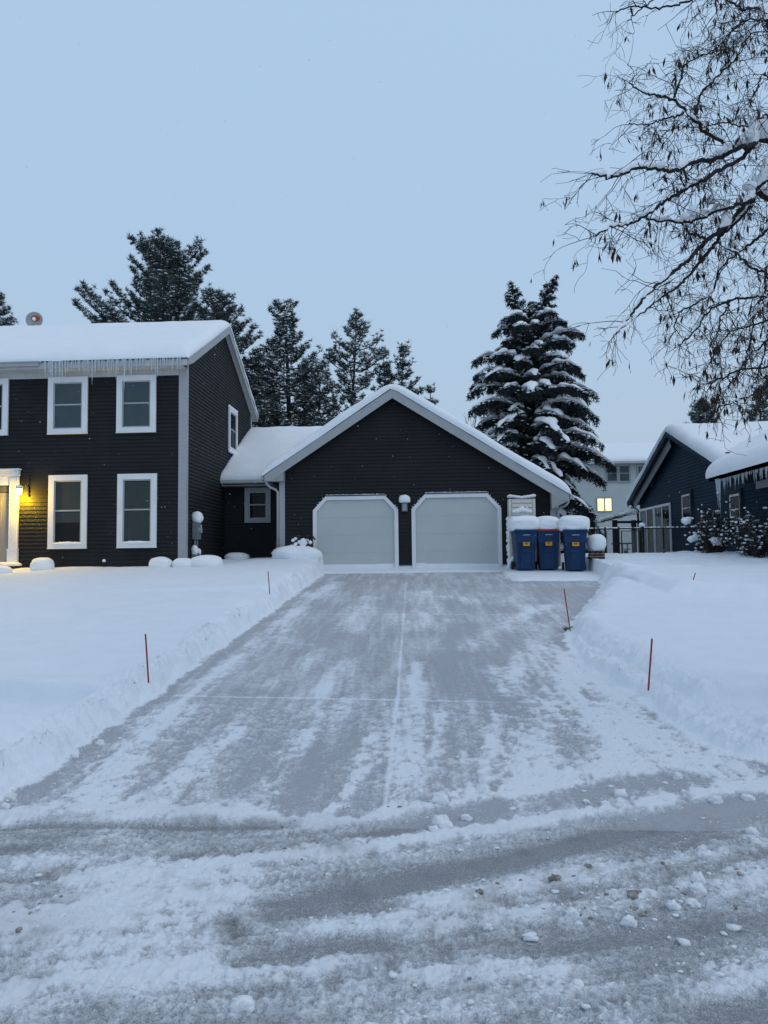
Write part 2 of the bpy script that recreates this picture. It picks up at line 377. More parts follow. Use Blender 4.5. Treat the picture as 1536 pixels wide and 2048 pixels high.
    # curb lip at the left
    dd, s_, n_ = seg_dist(x, y+.03*fbm(x*3, x, 5, 2), P2([(-200, 1666), (0, 1660), (260, 1652), (520, 1660)]))
    h = h+.035*np.exp(-((y-4.60)/.12)**2)*sst(-.9, -1.3, x)
    dirt = np.clip(fbm(x*6, y*6, 91, 4)*1.6-.35, 0, 1)*street*.55+np.clip(fbm(x*1.1, y*1.6, 92, 3)*1.5-.1, 0, 1)*street*.28
    for px, py, r_ in ((455, 1850, .07), (470, 1875, .06), (1110, 1775, .10), (960, 1790, .09), (1180, 1750, .05), (100, 1755, .08), (950, 1985, .05), (640, 1640, .02), (1340, 1745, .08)):
        q = gnd(px, py); dirt = dirt+.8*np.exp(-((x-q.x)**2+(y-q.y)**2)/(r_*r_))*np.clip(.6+fine*1.4, 0, 1)
    c = c*(1-cl*0)  # stays as computed inside
    cov = np.maximum(c, sst(-.10, -.02, D+.03*fine)*1.3)
    z = b+np.where(D > 0, S, 0)+h*(1-sst(0, .1, D))+.02*sst(-.10, -.01, D+.04*fine)*(1-sst(0, .06, D))
    return z, cov, np.clip(dirt, 0, 1)*(1-sst(0, .15, D)), D
def ground_mat(name, bare, bare2, frost):
    m = bpy.data.materials.new(name); m.use_nodes = True; n = m.node_tree; b = n.nodes['Principled BSDF']; L = n.links.new
    def attr(a): q = n.nodes.new('ShaderNodeAttribute'); q.attribute_name = a; return q.outputs['Fac']
    geo = n.nodes.new('ShaderNodeNewGeometry')
    def noise(sc, det=5, rg=.6):
        q = n.nodes.new('ShaderNodeTexNoise'); q.inputs['Scale'].default_value = sc; q.inputs['Detail'].default_value = det; q.inputs['Roughness'].default_value = rg
        L(geo.outputs['Position'], q.inputs['Vector']); return q.outputs[0]
    def math_(op, a, c2, cl=False):
        q = n.nodes.new('ShaderNodeMath'); q.operation = op; q.use_clamp = cl
        for i, v in enumerate((a, c2)):
            if isinstance(v, (int, float)): q.inputs[i].default_value = v
            else: L(v, q.inputs[i])
        return q.outputs[0]
    def mixc(f, a, c2):
        q = n.nodes.new('ShaderNodeMix'); q.data_type = 'RGBA'
        if isinstance(f, (int, float)): q.inputs[0].default_value = f
        else: L(f, q.inputs[0])
        for i, v in ((6, a), (7, c2)):
            if isinstance(v, tuple): q.inputs[i].default_value = (*v, 1)
            else: L(v, q.inputs[i])
        return q.outputs[2]
    cov = attr('cover'); n1 = noise(38, 6, .7); n2 = noise(140, 3, .6); n3 = noise(5, 4, .6)
    k = math_('ADD', cov, math_('MULTIPLY', math_('SUBTRACT', n1, .5), 1.1)); k = math_('ADD', k, math_('MULTIPLY', math_('SUBTRACT', n2, .5), .9))
    mr = n.nodes.new('ShaderNodeMapRange'); mr.interpolation_type = 'SMOOTHSTEP'; mr.inputs['From Min'].default_value = .03; mr.inputs['From Max'].default_value = .98
    L(k, mr.inputs['Value'])
    base = mixc(n3, bare, bare2)
    n4 = noise(330, 2, .5); fr = math_('MULTIPLY', math_('ADD', math_('SUBTRACT', n2, .42, True), math_('SUBTRACT', n4, .45, True)), frost*3, True)
    base = mixc(fr, base, (.6, .63, .67))
    c = mixc(mr.outputs[0], base, (.765, .805, .86))
    c = mixc(math_('MULTIPLY', attr('dirt'), math_('ADD', n1, .1), True), c, (.13, .105, .095))
    L(c, b.inputs['Base Color']); b.inputs['Roughness'].default_value = .75; b.inputs['Specular IOR Level'].default_value = .25
    bp = n.nodes.new('ShaderNodeBump'); bp.inputs['Distance'].default_value = .006
    hh = math_('ADD', math_('MULTIPLY', n1, 1.2), math_('ADD', math_('MULTIPLY', n2, .5), mr.outputs[0]))
    L(hh, bp.inputs['Height']); L(bp.outputs[0], b.inputs['Normal'])
    return m
GM_D = ground_mat('frosted concrete', (.325, .325, .36), (.375, .375, .41), .5)
GM_S = ground_mat('icy asphalt', (.16, .162, .175), (.215, .217, .23), .5)
def build_terrain():
    rows = 1000; cols = 1020
    yy = np.concatenate([np.linspace(-2.2, 1.95, 60), np.exp(np.linspace(math.log(2.0), math.log(46), rows-60))])
    tt = np.concatenate([-np.geomspace(3., .82, 50), np.linspace(-.80, .72, 920), np.geomspace(.74, 3., 50)])
    Y = np.repeat(yy[:, None], cols, 1); X = tt[None, :]*(np.maximum(Y, 2.)+.6)
    z, c, dirt, D = terrain(X.ravel(), Y.ravel())
    V = np.stack([X.ravel(), Y.ravel(), z], -1); F = grid_faces(rows, cols)
    fc = V[F].mean(1); Df = D[F].mean(1)
    isS = (fc[:, 1] < 4.5) & (Df < -.03); isD = (~isS) & (Df < -.03) & (fc[:, 0] < 5); isL = ~(isS | isD)
    for nm, k, m in (('street', isS, GM_S), ('driveway', isD, GM_D), ('snowy_ground', isL, SNOW)):
        f = F[k]; u, inv = np.unique(f, return_inverse=True)
        o = link_mesh(nm, V[u], inv.reshape(-1, 4).astype(np.int32), m, smooth=True, attrs={'cover': c[u], 'dirt': dirt[u]} if m is not SNOW else None)
        o['kind'] = 'structure'
    # wide sheet to the horizon, lying under the detailed ground
    g = np.concatenate([-np.geomspace(600, 30, 14), np.linspace(-28, 28, 57), np.geomspace(30, 600, 14)])
    X, Y = np.meshgrid(g, g+10)
    z = .078*np.clip(Y-4.45, 0, 16.55)+np.where(Y > 5, .2, -.02)+.03*fbm(X*.3, Y*.3, 9, 2)
    infan = (Y > -3) & (Y < 48) & (np.abs(X) < 3.05*(np.maximum(Y, 2)+.6))
    z = z-np.where(infan, .45, .0)
    V = np.stack([X.ravel(), Y.ravel(), z.ravel()], -1)
    o = link_mesh('ground', V, grid_faces(len(g), len(g)).astype(np.int32), SNOW, smooth=True); o['kind'] = 'structure'
build_terrain()
def gz(x, y): return float(terrain(np.array([float(x)]), np.array([float(y)]))[0][0])

# ------------------------------------------------------------------ loose clumps
def clumps():
    lm = []
    def lumpmesh(nm, m, seeds):
        pass
    pts = []
    rr = np.random.default_rng(5)
    # along bank foot, ridges and apron
    n = 26000
    y = np.exp(rr.uniform(math.log(2.3), math.log(15), n)); x = rr.uniform(-.75, .7, n)*(y+.3)
    z, c, dt, D = terrain(x, y)
    foot = np.exp(-((D+.08)/.12)**2)*np.where((y > 5) & (x < 0), 1., .55)*(y < 12)
    cl_ = np.clip(fbm(x*2.2, y*2.2, 77, 2)*2+.2, 0, 1); st = (y < 4.6)*.20*(c > .45)*cl_; ap = ((y >= 4.6) & (y < 7.2) & (D < 0))*.10
    ridge = np.zeros(n)
    for px in (P2([(1060, 1440), (1100, 1400), (1150, 1480), (1200, 1560)]), P2([(560, 1650), (860, 1610), (1130, 1566), (1400, 1520)]), P2([(900, 1790), (1200, 1800), (1500, 1720)]), P2([(1110, 1330), (1150, 1420), (1280, 1530), (1400, 1560)]), P2([(1536, 1850), (1400, 1960)])):
        dd, _, _ = seg_dist(x, y, px); ridge += np.exp(-(dd/.13)**2)*.5
    spill = np.exp(-((x-(1.35+.1*(y-6)))/.45)**2-((y-6.3)/.9)**2)*.35; brn = np.exp(-((x-1.0-.45*(y-3.6))/.5)**2-((y-3.55)/.22)**2)*.5; pr = np.clip(foot*.30+st+ap+ridge*.35+spill+brn, 0, 1); k = rr.uniform(0, 1, n) < pr*.8
    x, y, z, dt = x[k], y[k], z[k], dt[k]
    r = rr.lognormal(math.log(.0062), .55, len(x)); r = np.clip(np.maximum(r, .0011*y*rr.uniform(.6, 1.3, len(x))), .003, .026)
    ico = [(0, 0, 1), (.89, 0, .45), (.28, .85, .45), (-.72, .53, .45), (-.72, -.53, .45), (.28, -.85, .45), (.72, .53, -.45), (-.28, .85, -.45), (-.89, 0, -.45), (-.28, -.85, -.45), (.72, -.53, -.45), (0, 0, -1)]
    fi = [(0, 1, 2), (0, 2, 3), (0, 3, 4), (0, 4, 5), (0, 5, 1), (1, 6, 2), (2, 7, 3), (3, 8, 4), (4, 9, 5), (5, 10, 1), (2, 6, 7), (3, 7, 8), (4, 8, 9), (5, 9, 10), (1, 10, 6), (11, 7, 6), (11, 8, 7), (11, 9, 8), (11, 10, 9), (11, 6, 10)]
    I = np.array(ico); F = np.array(fi)
    N = len(x); J = rr.uniform(.6, 1.25, (N, 12, 1))
    Vv = I[None]*J*r[:, None, None]*np.stack([rr.uniform(.8, 1.6, N), rr.uniform(.7, 1.3, N), rr.uniform(.5, .9, N)], -1)[:, None, :]
    Vv = Vv+np.stack([x, y, z+r*.25], -1)[:, None, :]
    FF = (F[None]+np.arange(N)[:, None, None]*12)
    dirty = (rr.uniform(0, 1, N) < np.clip(dt*1.1+brn[k]*.5, 0, .8))
    for nm, sel, m in (('snow_crumbs', ~dirty, SNOWC), ('dirt_crumbs', dirty, DIRT)):
        idx = np.where(sel)[0]
        if not len(idx): continue
        V2 = Vv[idx].reshape(-1, 3); F2 = (F[None]+np.arange(len(idx))[:, None, None]*12).reshape(-1, 3)
        o = link_mesh(nm, V2, F2.astype(np.int32), m, smooth=True)
        tag(o, 'small loose crumbs of snow scattered over driveway and street' if sel is not dirty else 'brown grit and dirty crumbs scattered on the icy street', 'snow crumbs' if nm[0] == 's' else 'grit', kind='stuff')
    # larger lumps, each its own
    big = [(880, 1608, .05, .038), (905, 1600, .04, .03), (884, 1660, .055, .05), (868, 1668, .03, .02), (1240, 1592, .04, .035), (1355, 1557, .028, .028), (1408, 1555, .028, .025), (1210, 1610, .026, .02), (932, 1637, .034, .02), (1025, 1476, .05, .035), (1190, 1415, .05, .03), (1160, 1445, .04, .025),
           (1505, 1668, .03, .03), (1510, 1690, .025, .02), (1395, 1770, .03, .035), (1395, 1785, .035, .03), (1345, 1820, .028, .022), (1385, 1812, .03, .022), (1257, 1850, .03, .024), (1144, 1836, .025, .018), (1172, 1605, .02, .014), (415, 1545, .02, .016), (200, 1490, .035, .03), (150, 1515, .03, .025), (22, 1600, .035, .03), (10, 1622, .03, .025), (720, 1690, .03, .018), (485, 2020, .04, .03), (1060, 1880, .03, .015), (975, 1862, .02, .016), (1430, 1604, .04, .03), (1495, 1598, .04, .025)]
    for i, (px, py, a, h) in enumerate(big):
        q = gnd(px, py); m = MB(); zz = gz(q.x, q.y); m.lump((q.x, q.y, zz+h*.3), (a, a*.8, h), i, .45, 18, 12, None, .85, 2.2)
        m.lump((q.x+a*.7, q.y-.01, zz+h*.15), (a*.5, a*.5, h*.6), i+50, .4, 12, 8, None, 1, 2.)
        o = m.build('snow_clod', SNOWC, None, (q.x, q.y, zz), True)
        rank = sorted(range(len(big)), key=lambda k: big[k][0]).index(i)+1; sfx = 'th' if 10 <= rank % 100 <= 20 else {1: 'st', 2: 'nd', 3: 'rd'}.get(rank % 10, 'th')
        tag(o, '%d%s from the left of the larger loose snow clods on the cleared ground' % (rank, sfx), 'snow clod', 'larger snow clods lying on the driveway and street')
    for px, py, a, h in ((1110, 1768, .045, .025), (1178, 1742, .03, .022), (958, 1796, .03, .02), (1275, 1793, .035, .03), (1325, 1735, .02, .022)):
        q = gnd(px, py); zz = gz(q.x, q.y); m = MB(); m.lump((q.x, q.y, zz), (a*.6, a*.45, h*.6), px, .6, 16, 10, None, .9, 2.8)
        tag(m.build('dirt_clod', DIRT, None, (q.x, q.y, zz), True), 'brown dirty clod on the street, '+{1110: 'second', 1178: 'third', 958: 'first', 1275: 'fourth', 1325: 'fifth'}[px]+' from the left', 'dirt clod', 'brown dirty clods on the right of the street')
clumps()

# ================================================================== building helpers
def siding(mb, U0, U1, z0, z1, T, lo=None, hi=None, h=.104, out_=.022):
    """lapped boards; lo(z), hi(z) give the wall's limits along u at height z"""
    lo = lo or (lambda z: U0); hi = hi or (lambda z: U1); z = z0
    while z < z1-.01:
        t = min(z+h, z1); a0, b0, a1, b1 = lo(z), hi(z), lo(t), hi(t)
        if b0-a0 > .02:
            if b1 < a1: a1 = b1 = (a1+b1)/2
            mb.add([T(a0, z, out_), T(b0, z, out_), T(b1, t, 0.002), T(a1, t, 0.002)], [(0, 1, 2, 3)])
            mb.add([T(a0, z, .0), T(b0, z, .0), T(b0, z, out_), T(a0, z, out_)], [(0, 1, 2, 3)])
        z = t
def pane_poly(m, T, u0, v0, u1, v1, w):
    p = [Vector(T(*q)) for q in ((u0, v0, w), (u1, v0, w), (u1, v1, w), (u0, v1, w))]
    o = Vector(T(u0, v0, w+1))-p[0]
    if (p[1]-p[0]).cross(p[3]-p[0]).dot(o) < 0: p = p[::-1]
    m.poly([tuple(q) for q in p])
def Tfront(Y): return lambda u, v, w: (u, Y-w, v)             # faces the street
def Tright(X): return lambda u, v, w: (X+w, u, v)             # faces +X
def Tleft(X): return lambda u, v, w: (X-w, u, v)              # faces -X
def bx(mb, T, u0, v0, w0, u1, v1, w1): mb.box(u0, v0, w0, u1, v1, w1, T)
def window(house, T, u0, u1, v0, v1, tw=.15, shade='full', trim=None, sill_snow=False, cap=True, label=None, mid=True, glass=GLASS, sashm=None, sw=.035):
    trim = trim or WTRIM
    m = MB()
    bx(m, T, u0, v0, 0, u0+tw, v1, .05); bx(m, T, u1-tw, v0, 0, u1, v1, .05)
    bx(m, T, u0+tw, v1-tw, 0, u1-tw, v1, .052); bx(m, T, u0+tw, v0, 0, u1-tw, v0+tw*.9, .052)
    bx(m, T, u0-.01, v0-.012, 0, u1+.01, v0, .062)
    fr = m.build('window', trim, house); 
    if label: fr['label'] = label
    a0, a1, b0, b1 = u0+tw, u1-tw, v0+tw*.9, v1-tw
    s = MB()
    bx(s, T, a0, b0, -.04, a0+sw, b1, .03); bx(s, T, a1-sw, b0, -.04, a1, b1, .03)
    bx(s, T, a0+sw, b1-sw, -.04, a1-sw, b1, .028); bx(s, T, a0+sw, b0, -.04, a1-sw, b0+sw, .028)
    vm = b0+(b1-b0)*.52
    if mid: bx(s, T, a0+sw, vm-.02, -.03, a1-sw, vm+.02, .024)
    s.build('sash', sashm or TRIM, fr)
    g = MB(); pane_poly(g, T, a0+sw, b0+sw, a1-sw, b1-sw, .012); g.build('pane', glass, fr)
    r = MB(); r.box(a0+sw, b0+sw, -.9, a1-sw, b1-sw, -.045, T)
    r.f = [f for i, f in enumerate(r.f) if i not in (5,)]; 
    # recess: back sheet only, seen dark behind glass
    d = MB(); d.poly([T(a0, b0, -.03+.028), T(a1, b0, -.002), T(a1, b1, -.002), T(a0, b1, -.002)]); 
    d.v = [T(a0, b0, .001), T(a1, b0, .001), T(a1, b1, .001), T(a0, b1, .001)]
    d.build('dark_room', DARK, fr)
    if shade in ('full', 'part', 'slats', 'slats_part'):
        lowv = b0+sw if shade in ('full', 'slats') else b0+(b1-b0)*.33
        q = MB()
        if shade in ('full', 'part'): q.poly([T(a0+sw, lowv, .006), T(a1-sw, lowv, .006), T(a1-sw, b1-sw, .006), T(a0+sw, b1-sw, .006)])
        else:
            z = lowv
            while z < b1-sw-.02:
                q.poly([T(a0+sw, z, .0085), T(a1-sw, z, .0085), T(a1-sw, z+.026, .004), T(a0+sw, z+.026, .004)]); z += .028
        q.build('blind', BLIND if shade in ('full', 'part') else BLIND2, fr)
    if sill_snow:
        q = MB(); n = 14
        for i in range(n):
            u = a0+(a1-a0)*(i+.5)/n; hh = .02+.03*math.sin(math.pi*(i+.5)/n)+random.uniform(-.006, .006)
            c = T(u, b0+.0, .045); q.lump(c, (.045, .03, hh), i, .2, 8, 6)
        q.build('sill_snow', SNOWR, fr, smooth=True)
    return fr
def edge_axis(a, b, ra, rb, over, ds=.18):
    """positions and height factors along one axis, rounded at both ends"""
    n = 9; pos = []; hf = []
    if ra:
        for k in range(n):
            p = k/n*math.pi/2; pos.append(a+ra*(1-math.cos(p))-over*math.sin(2*p)); hf.append(math.sin(p))
        s = a+ra
    else: s = a
    e = b-rb if rb else b
    m = max(2, int((e-s)/ds)); pos += list(np.linspace(s, e, m)); hf += [1.]*m
    if rb:
        for k in range(n-1, -1, -1):
            p = k/n*math.pi/2; pos.append(b-rb*(1-math.cos(p))+over*math.sin(2*p)); hf.append(math.sin(p))
    return np.array(pos), np.array(hf)
def snow_sheet(parent, xa, ya, zf, thick, name='roof_snow', rx=(.2, .2), ry=(.3, .3), over=.04, seed=1, amp=.03, m=None, keep=None, soft=None):
    X, hx = edge_axis(xa[0], xa[1], rx[0], rx[1], over); Y, hy = edge_axis(ya[0], ya[1], ry[0], ry[1], over)
    GX, GY = np.meshgrid(X, Y); H = hy[:, None]*hx[None, :]
    cx = np.clip(GX, xa[0], xa[1]); cy = np.clip(GY, ya[0], ya[1])
    Z = zf(cx, cy)+H*(thick+amp*fbm(GX*.9, GY*.9, seed, 3)*1.2+.35*amp*fbm(GX*5, GY*5, seed+3, 3))
    if soft is not None: Z = Z-soft(cx, cy)*H
    # wavy lip
    GX = GX+.015*fbm(GY*3, GX*.0+Z, seed+5, 2)*(H < .99); GY = GY+.02*fbm(GX*3, Z, seed+6, 2)*(H < .99)
    V = np.stack([GX.ravel(), GY.ravel(), Z.ravel()], -1); F = grid_faces(len(Y), len(X))
    if keep is not None: F = F[keep(V[F].mean(1))]
    return link_mesh(name, V, F.astype(np.int32), m or SNOWR, parent, smooth=True)

# ================================================================== THE HOUSE
GX0, GX1, GY = -4.17, 3.67, 21.0
HX, HY0, HY1 = -6.37, 19.3, 26.7
house = thing('house', (-2, 21, 1.2), 'charcoal sided two storey house joined by a low link to a two door garage', 'house')
# --- garage gable front
AP = (-.89, 6.45); SLL = .66; SLR = .635      # roof surface apex and slopes
rl = lambda z: AP[0]-(AP[1]-.16-z)/SLL
rr_ = lambda z: AP[0]+(AP[1]-.16-z)/SLR
T = Tfront(GY); w = MB()
def glo(z): return max(GX0+.02, rl(z))
def ghi(z): return min(GX1-.02, rr_(z))
ZD = 1.42+.104*19
siding(w, 0, 0, ZD, AP[1]-.2, T, glo, ghi)
bv = lambda z, zt, b: min(b, max(0., z-(zt-b)+.03))
siding(w, 0, 0, 1.42, ZD, T, lambda z: GX0+.02, lambda z: -3.20+bv(z, 3.41, .43)); siding(w, 0, 0, 1.42, ZD, T, lambda z: -.78-bv(z, 3.41, .43), lambda z: -.38+bv(z, 3.43, .45)); siding(w, 0, 0, 1.42, ZD, T, lambda z: 2.13-bv(z, 3.43, .45), ghi)
w.build('garage_wall', CHAR, house)
f = MB(); f.box(GX0, GY+.004, .6, -3.2, GY+.2, 1.42); f.box(-.78, GY+.004, .6, -.38, GY+.2, 1.42); f.box(2.13, GY+.004, .6, GX1, GY+.2, 1.42); f.box(-3.2, GY+.02, .6, -.78, GY+.2, 1.2)
f.build('foundation', FOUND, house)
w = MB(); w.box(GX0, GY+.06, 1.42, GX0+.15, 28, 4.1); w.box(GX1-.15, GY+.06, 1.42, GX1, 28, 3.5); w.box(GX0+.15, 27.8, 1.2, GX1-.15, 28, 3.5); w.build('garage_side_wall', CHAR, house)
# wall backing polygon
w = MB(); w.prism([(GX0+.01, GY+.005, 3.40), (GX1-.2, GY+.005, 3.40), (AP[0], GY+.005, AP[1]-.2), (GX0+.01, GY+.005, 4.05)], (0, .05, 0)); w.box(GX0+.01, GY+.005, 1.42, -3.2, GY+.055, 3.40); w.box(-.78, GY+.005, 1.42, -.38, GY+.055, 3.40); w.box(2.13, GY+.005, 1.42, GX1-.01, GY+.055, 3.40); w.build('wall_backing', CHAR, house)
for u0, u1, ztop in ((GX0-.01, GX0+.15, 4.2), (GX1-.16, GX1+.01, 3.42)):
    m = MB(); bx(m, T, u0, 1.25, 0, u1, ztop, .035); m.build('corner_board', TRIM, house)
# garage doors
def garage_door(u0, u1, zb, zt, bev, lab):
    tw = .11; d = MB()
    h = (zt-tw-zb)/4
    for i in range(4):
        d.box(u0+.05, zb+i*h+.003, -.06, u1-.05, zb+(i+1)*h-.002, -.012, T)
    d.box(u0+.05, zb, -.07, u1-.05, zt-tw, -.019, T)
    # stucco-like embossing rows
    gd = d.build('garage_door', GDOOR, house); gd['label'] = lab
    q = MB(); q.box(u0+.12, zb-.02, -.05, u1-.12, zb+.012, -.008, T); q.build('bottom_seal', BLACK, gd)
    inner = [(u0+tw, zb), (u0+tw, zt-bev), (u0+bev*.92, zt-tw), (u1-bev*.92, zt-tw), (u1-tw, zt-bev), (u1-tw, zb)]
    outer = [(u0, zb), (u0, zt-bev+.03), (u0+bev*.86, zt), (u1-bev*.86, zt), (u1, zt-bev+.03), (u1, zb)]
    fr = MB()
    for i in range(5):
        a, b, c, e = outer[i], outer[i+1], inner[i+1], inner[i]
        w2 = .045+.001*(i % 2)
        fr.add([T(a[0], a[1], w2), T(b[0], b[1], w2), T(c[0], c[1], w2), T(e[0], e[1], w2), T(a[0], a[1], -.06), T(b[0], b[1], -.06), T(c[0], c[1], -.06), T(e[0], e[1], -.06)],
               [(0, 1, 2, 3), (0, 4, 5, 1), (3, 2, 6, 7)])
    fr.build('door_frame', WTRIM, gd)
    # corner infill: siding-coloured triangles behind the bevels
    ci = MB()
    ci.prism([T(u0+.02, zt-bev, -.003), T(u0+.02, zt-.012, -.003), T(u0+bev, zt-.012, -.003)], (0, .008, 0)); ci.prism([T(u1-.02, zt-bev, -.003), T(u1-bev, zt-.012, -.003), T(u1-.02, zt-.012, -.003)], (0, .008, 0))
    ci.build('corner_infill', CHAR, gd)
    dc = MB(); bx(dc, T, u0+bev*.84, zt, 0, u1-bev*.84, zt+.03, .06)
    dc.build('drip_cap', DARK, gd)
    sn = MB(); n = 26
    for i in range(n):
        u = u0+bev*.86+(u1-u0-bev*1.72)*(i+.5)/n; c = T(u, zt+.032, .03); sn.lump(c, (.05, .028, .010+random.random()*.012), i, .3, 8, 5)
    for i in range(7):
        for sgn in (0, 1):
            if random.random() < .45: continue
            k = (i+.5)/7; u = (u0+k*bev*.86) if sgn == 0 else (u1-k*bev*.86); c = T(u, zt-bev+.03+k*(bev-.03)+.03, .045); sn.lump(c, (.018, .015, .012), i, .3, 7, 5)
    sn.build('frame_snow', SNOWR, gd, smooth=True)
# cut: the doors sit in front of the backing, so open the wall there with dark reveals
garage_door(-3.21, -.77, 1.28, 3.41, .43, 'pale grey left garage door with clipped upper corners')
garage_door(-.39, 2.14, 1.28, 3.43, .45, 'pale grey right garage door with clipped upper corners')
# garage roof: rake boards, roof deck, snow
def zgar(x, y): return np.where(x < AP[0], AP[1]-(AP[0]-x)*SLL, AP[1]-(x-AP[0])*SLR)
XL, XR = -4.58, 4.02; YF = 20.72
zL, zR = float(zgar(np.array(XL), 0)), float(zgar(np.array(XR), 0))
r = MB(); th = .10
r.prism([(XL, YF+.02, zL), (AP[0], YF+.02, AP[1]), (AP[0], YF+.02, AP[1]-th), (XL, YF+.02, zL-th)], (0, 7.5, 0))
r.prism([(AP[0], YF+.02, AP[1]), (XR, YF+.02, zR), (XR, YF+.02, zR-th), (AP[0], YF+.02, AP[1]-th)], (0, 7.5, 0))
gr = r.build('garage_roof', SHING, house)
r = MB(); tb = .27
r.prism([(XL+.02, YF, zL+.005), (AP[0], YF, AP[1]-.015), (AP[0], YF, AP[1]-tb-.02), (XL+.24, YF, zL-tb+.14), (XL+.02, YF, zL-.17)], (0, .035, 0))
r.prism([(AP[0]+.001, YF, AP[1]-.015), (XR-.02, YF, zR+.005), (XR-.02, YF, zR-.17), (XR-.24, YF, zR-tb+.13), (AP[0]+.001, YF, AP[1]-tb-.02)], (0, .035, 0))
r.build('rake_board', TRIM, house)
r = MB()   # soffit under rake and boxed eave returns
r.prism([(XL+.02, YF+.04, zL-.11), (AP[0], YF+.04, AP[1]-.12), (AP[0], YF+.04, AP[1]-.16), (XL+.02, YF+.04, zL-.15)], (0, .25, 0))
r.prism([(AP[0], YF+.04, AP[1]-.12), (XR-.02, YF+.04, zR-.11), (XR-.02, YF+.04, zR-.15), (AP[0], YF+.04, AP[1]-.16)], (0, .25, 0))
r.prism([(XL+.03, YF+.005, zL-.10), (GX0+.16, YF+.005, zL+.20), (GX0+.16, YF+.005, zL-.17), (XL+.03, YF+.005, zL-.17)], (0, .26, 0))
r.prism([(GX1-.16, YF+.005, zR+.18), (XR-.03, YF+.005, zR-.10), (XR-.03, YF+.005, zR-.17), (GX1-.16, YF+.005, zR-.40)], (0, .26, 0))
r.build('soffit', SOFF, house)
soft = lambda x, y: .13*np.exp(-np.abs(x-AP[0])/.16)
snow_sheet(house, (XL-.02, XR+.02), (YF-.02, 28.2), zgar, .27, rx=(.28, .28), ry=(.14, .3), over=.035, seed=4, amp=.035, soft=soft)
# --- low link between house and garage
LY = 23.1
T2 = Tfront(LY); w = MB(); siding(w, HX, GX0+.1, 1.3, 4.15, T2); w.build('link_wall', CHAR, house)
window(house, Tfront(LY-.024), -5.70, -4.87, 2.80, 3.90, tw=.13, shade=None, trim=TRIM, label='small white framed window in the recessed link')
m = MB(); m.prism([(HX+.02, 22.72, 4.10), (HX+.02, 26.6, 6.20), (HX+.02, 26.6, 6.05), (HX+.02, 22.72, 3.98)], (3.3, 0, 0)); m.build('link_roof', SHING, house)
m = MB(); m.box(HX+.02, 22.64, 4.0, -4.5, 22.70, 4.13); m.box(HX+.02, 22.58, 4.02, -4.55, 22.64, 4.11); m.build('link_gutter', GUT, house)
m = MB(); m.box(HX+.02, 22.705, 3.93, GX0, 23.1, 3.97); m.build('link_soffit', SOFF, house)
zlink = lambda x, y: 4.12+(y-22.7)*.541
snow_sheet(house, (HX+.0, -2.6), (22.60, 26.7), zlink, .30, rx=(.12, 0), ry=(.26, .3), over=.05, seed=14, amp=.05,
           keep=lambda c: (c[:, 2] > np.where(c[:, 0] > XL, AP[1]-(AP[0]-c[:, 0])*SLL, -9)))
# --- main block
T = Tfront(HY0); w = MB(); siding(w, -14.5, HX-.17, 1.15, 6.72, T); w.build('front_wall', CHAR, house)
w = MB(); w.box(-14.5, HY0+.003, 1.0, HX-.02, HY0+.15, 6.9); w.box(-14.5, HY0+.15, 1, -14.35, HY1, 6.9); w.box(-14.3, HY1-.15, 1, HX-.02, HY1, 6.9); w.build('wall_backing', CHAR, house)
RY, RZ = 23.0, 9.13; EY, EZ = 18.92, 6.97; SB = (RZ-6.95)/(27.05-RY); SF = (RZ-EZ)/(RY-EY)
T = Tright(HX); w = MB()
siding(w, 0, 0, 1.15, RZ-.3, T, lambda z: max(HY0+.02, RY-(RZ-.28-z)/SF), lambda z: min(HY1-.02, RY+(RZ-.28-z)/SB)); w.build('side_wall', CHAR, house)
w = MB(); w.prism([(HX-.02, HY0+.16, 1.0), (HX-.02, HY1, 1.0), (HX-.02, HY1, 6.8), (HX-.02, RY, RZ-.25), (HX-.02, HY0+.16, 6.85)], (.018, 0, 0)); w.build('gable_backing', CHAR, house)
cb = MB(); cb.box(HX-.185, HY0-.035, 1.2, HX+.033, HY0, 6.76); cb.box(HX, HY0, 1.2, HX+.033, HY0+.12, 6.98); cb.build('corner_board', TRIM, house)
cb = MB(); cb.box(HX, HY1-.13, 1.2, HX+.033, HY1+.02, 6.9); cb.build('corner_board', TRIM, house)
# main roof
r = MB()
r.prism([(HX+.16, EY, EZ), (HX+.16, RY, RZ), (HX+.16, RY, RZ-.1), (HX+.16, EY, EZ-.1)], (-8.3, 0, 0))
r.prism([(HX+.16, RY, RZ), (HX+.16, 27.05, 6.95), (HX+.16, 27.05, 6.85), (HX+.16, RY, RZ-.1)], (-8.3, 0, 0)); r.build('roof', SHING, house)
r = MB(); tb = .22
r.prism([(HX+.16, EY+.01, EZ-.005), (HX+.16, RY, RZ-.01), (HX+.16, RY, RZ-tb-.03), (HX+.16, HY0+.02, EZ+SF*(HY0-EY)-tb-.02), (HX+.16, EY+.01, EZ-.19)], (.03, 0, 0))
r.prism([(HX+.16, RY+.001, RZ-.01), (HX+.16, 27.04, 6.945), (HX+.16, 27.04, 6.75), (HX+.16, RY+.001, RZ-tb-.03)], (.03, 0, 0)); r.build('rake_board', TRIM, house)
r = MB()
r.prism([(HX+.0, EY+.02, EZ-.12), (HX+.0, RY, RZ-.11), (HX+.0, RY, RZ-.2), (HX+.0, EY+.02, EZ-.19)], (.158, 0, 0))
r.prism([(HX+.0, RY, RZ-.11), (HX+.0, 27.0, 6.83), (HX+.0, 27.0, 6.76), (HX+.0, RY, RZ-.2)], (.158, 0, 0))
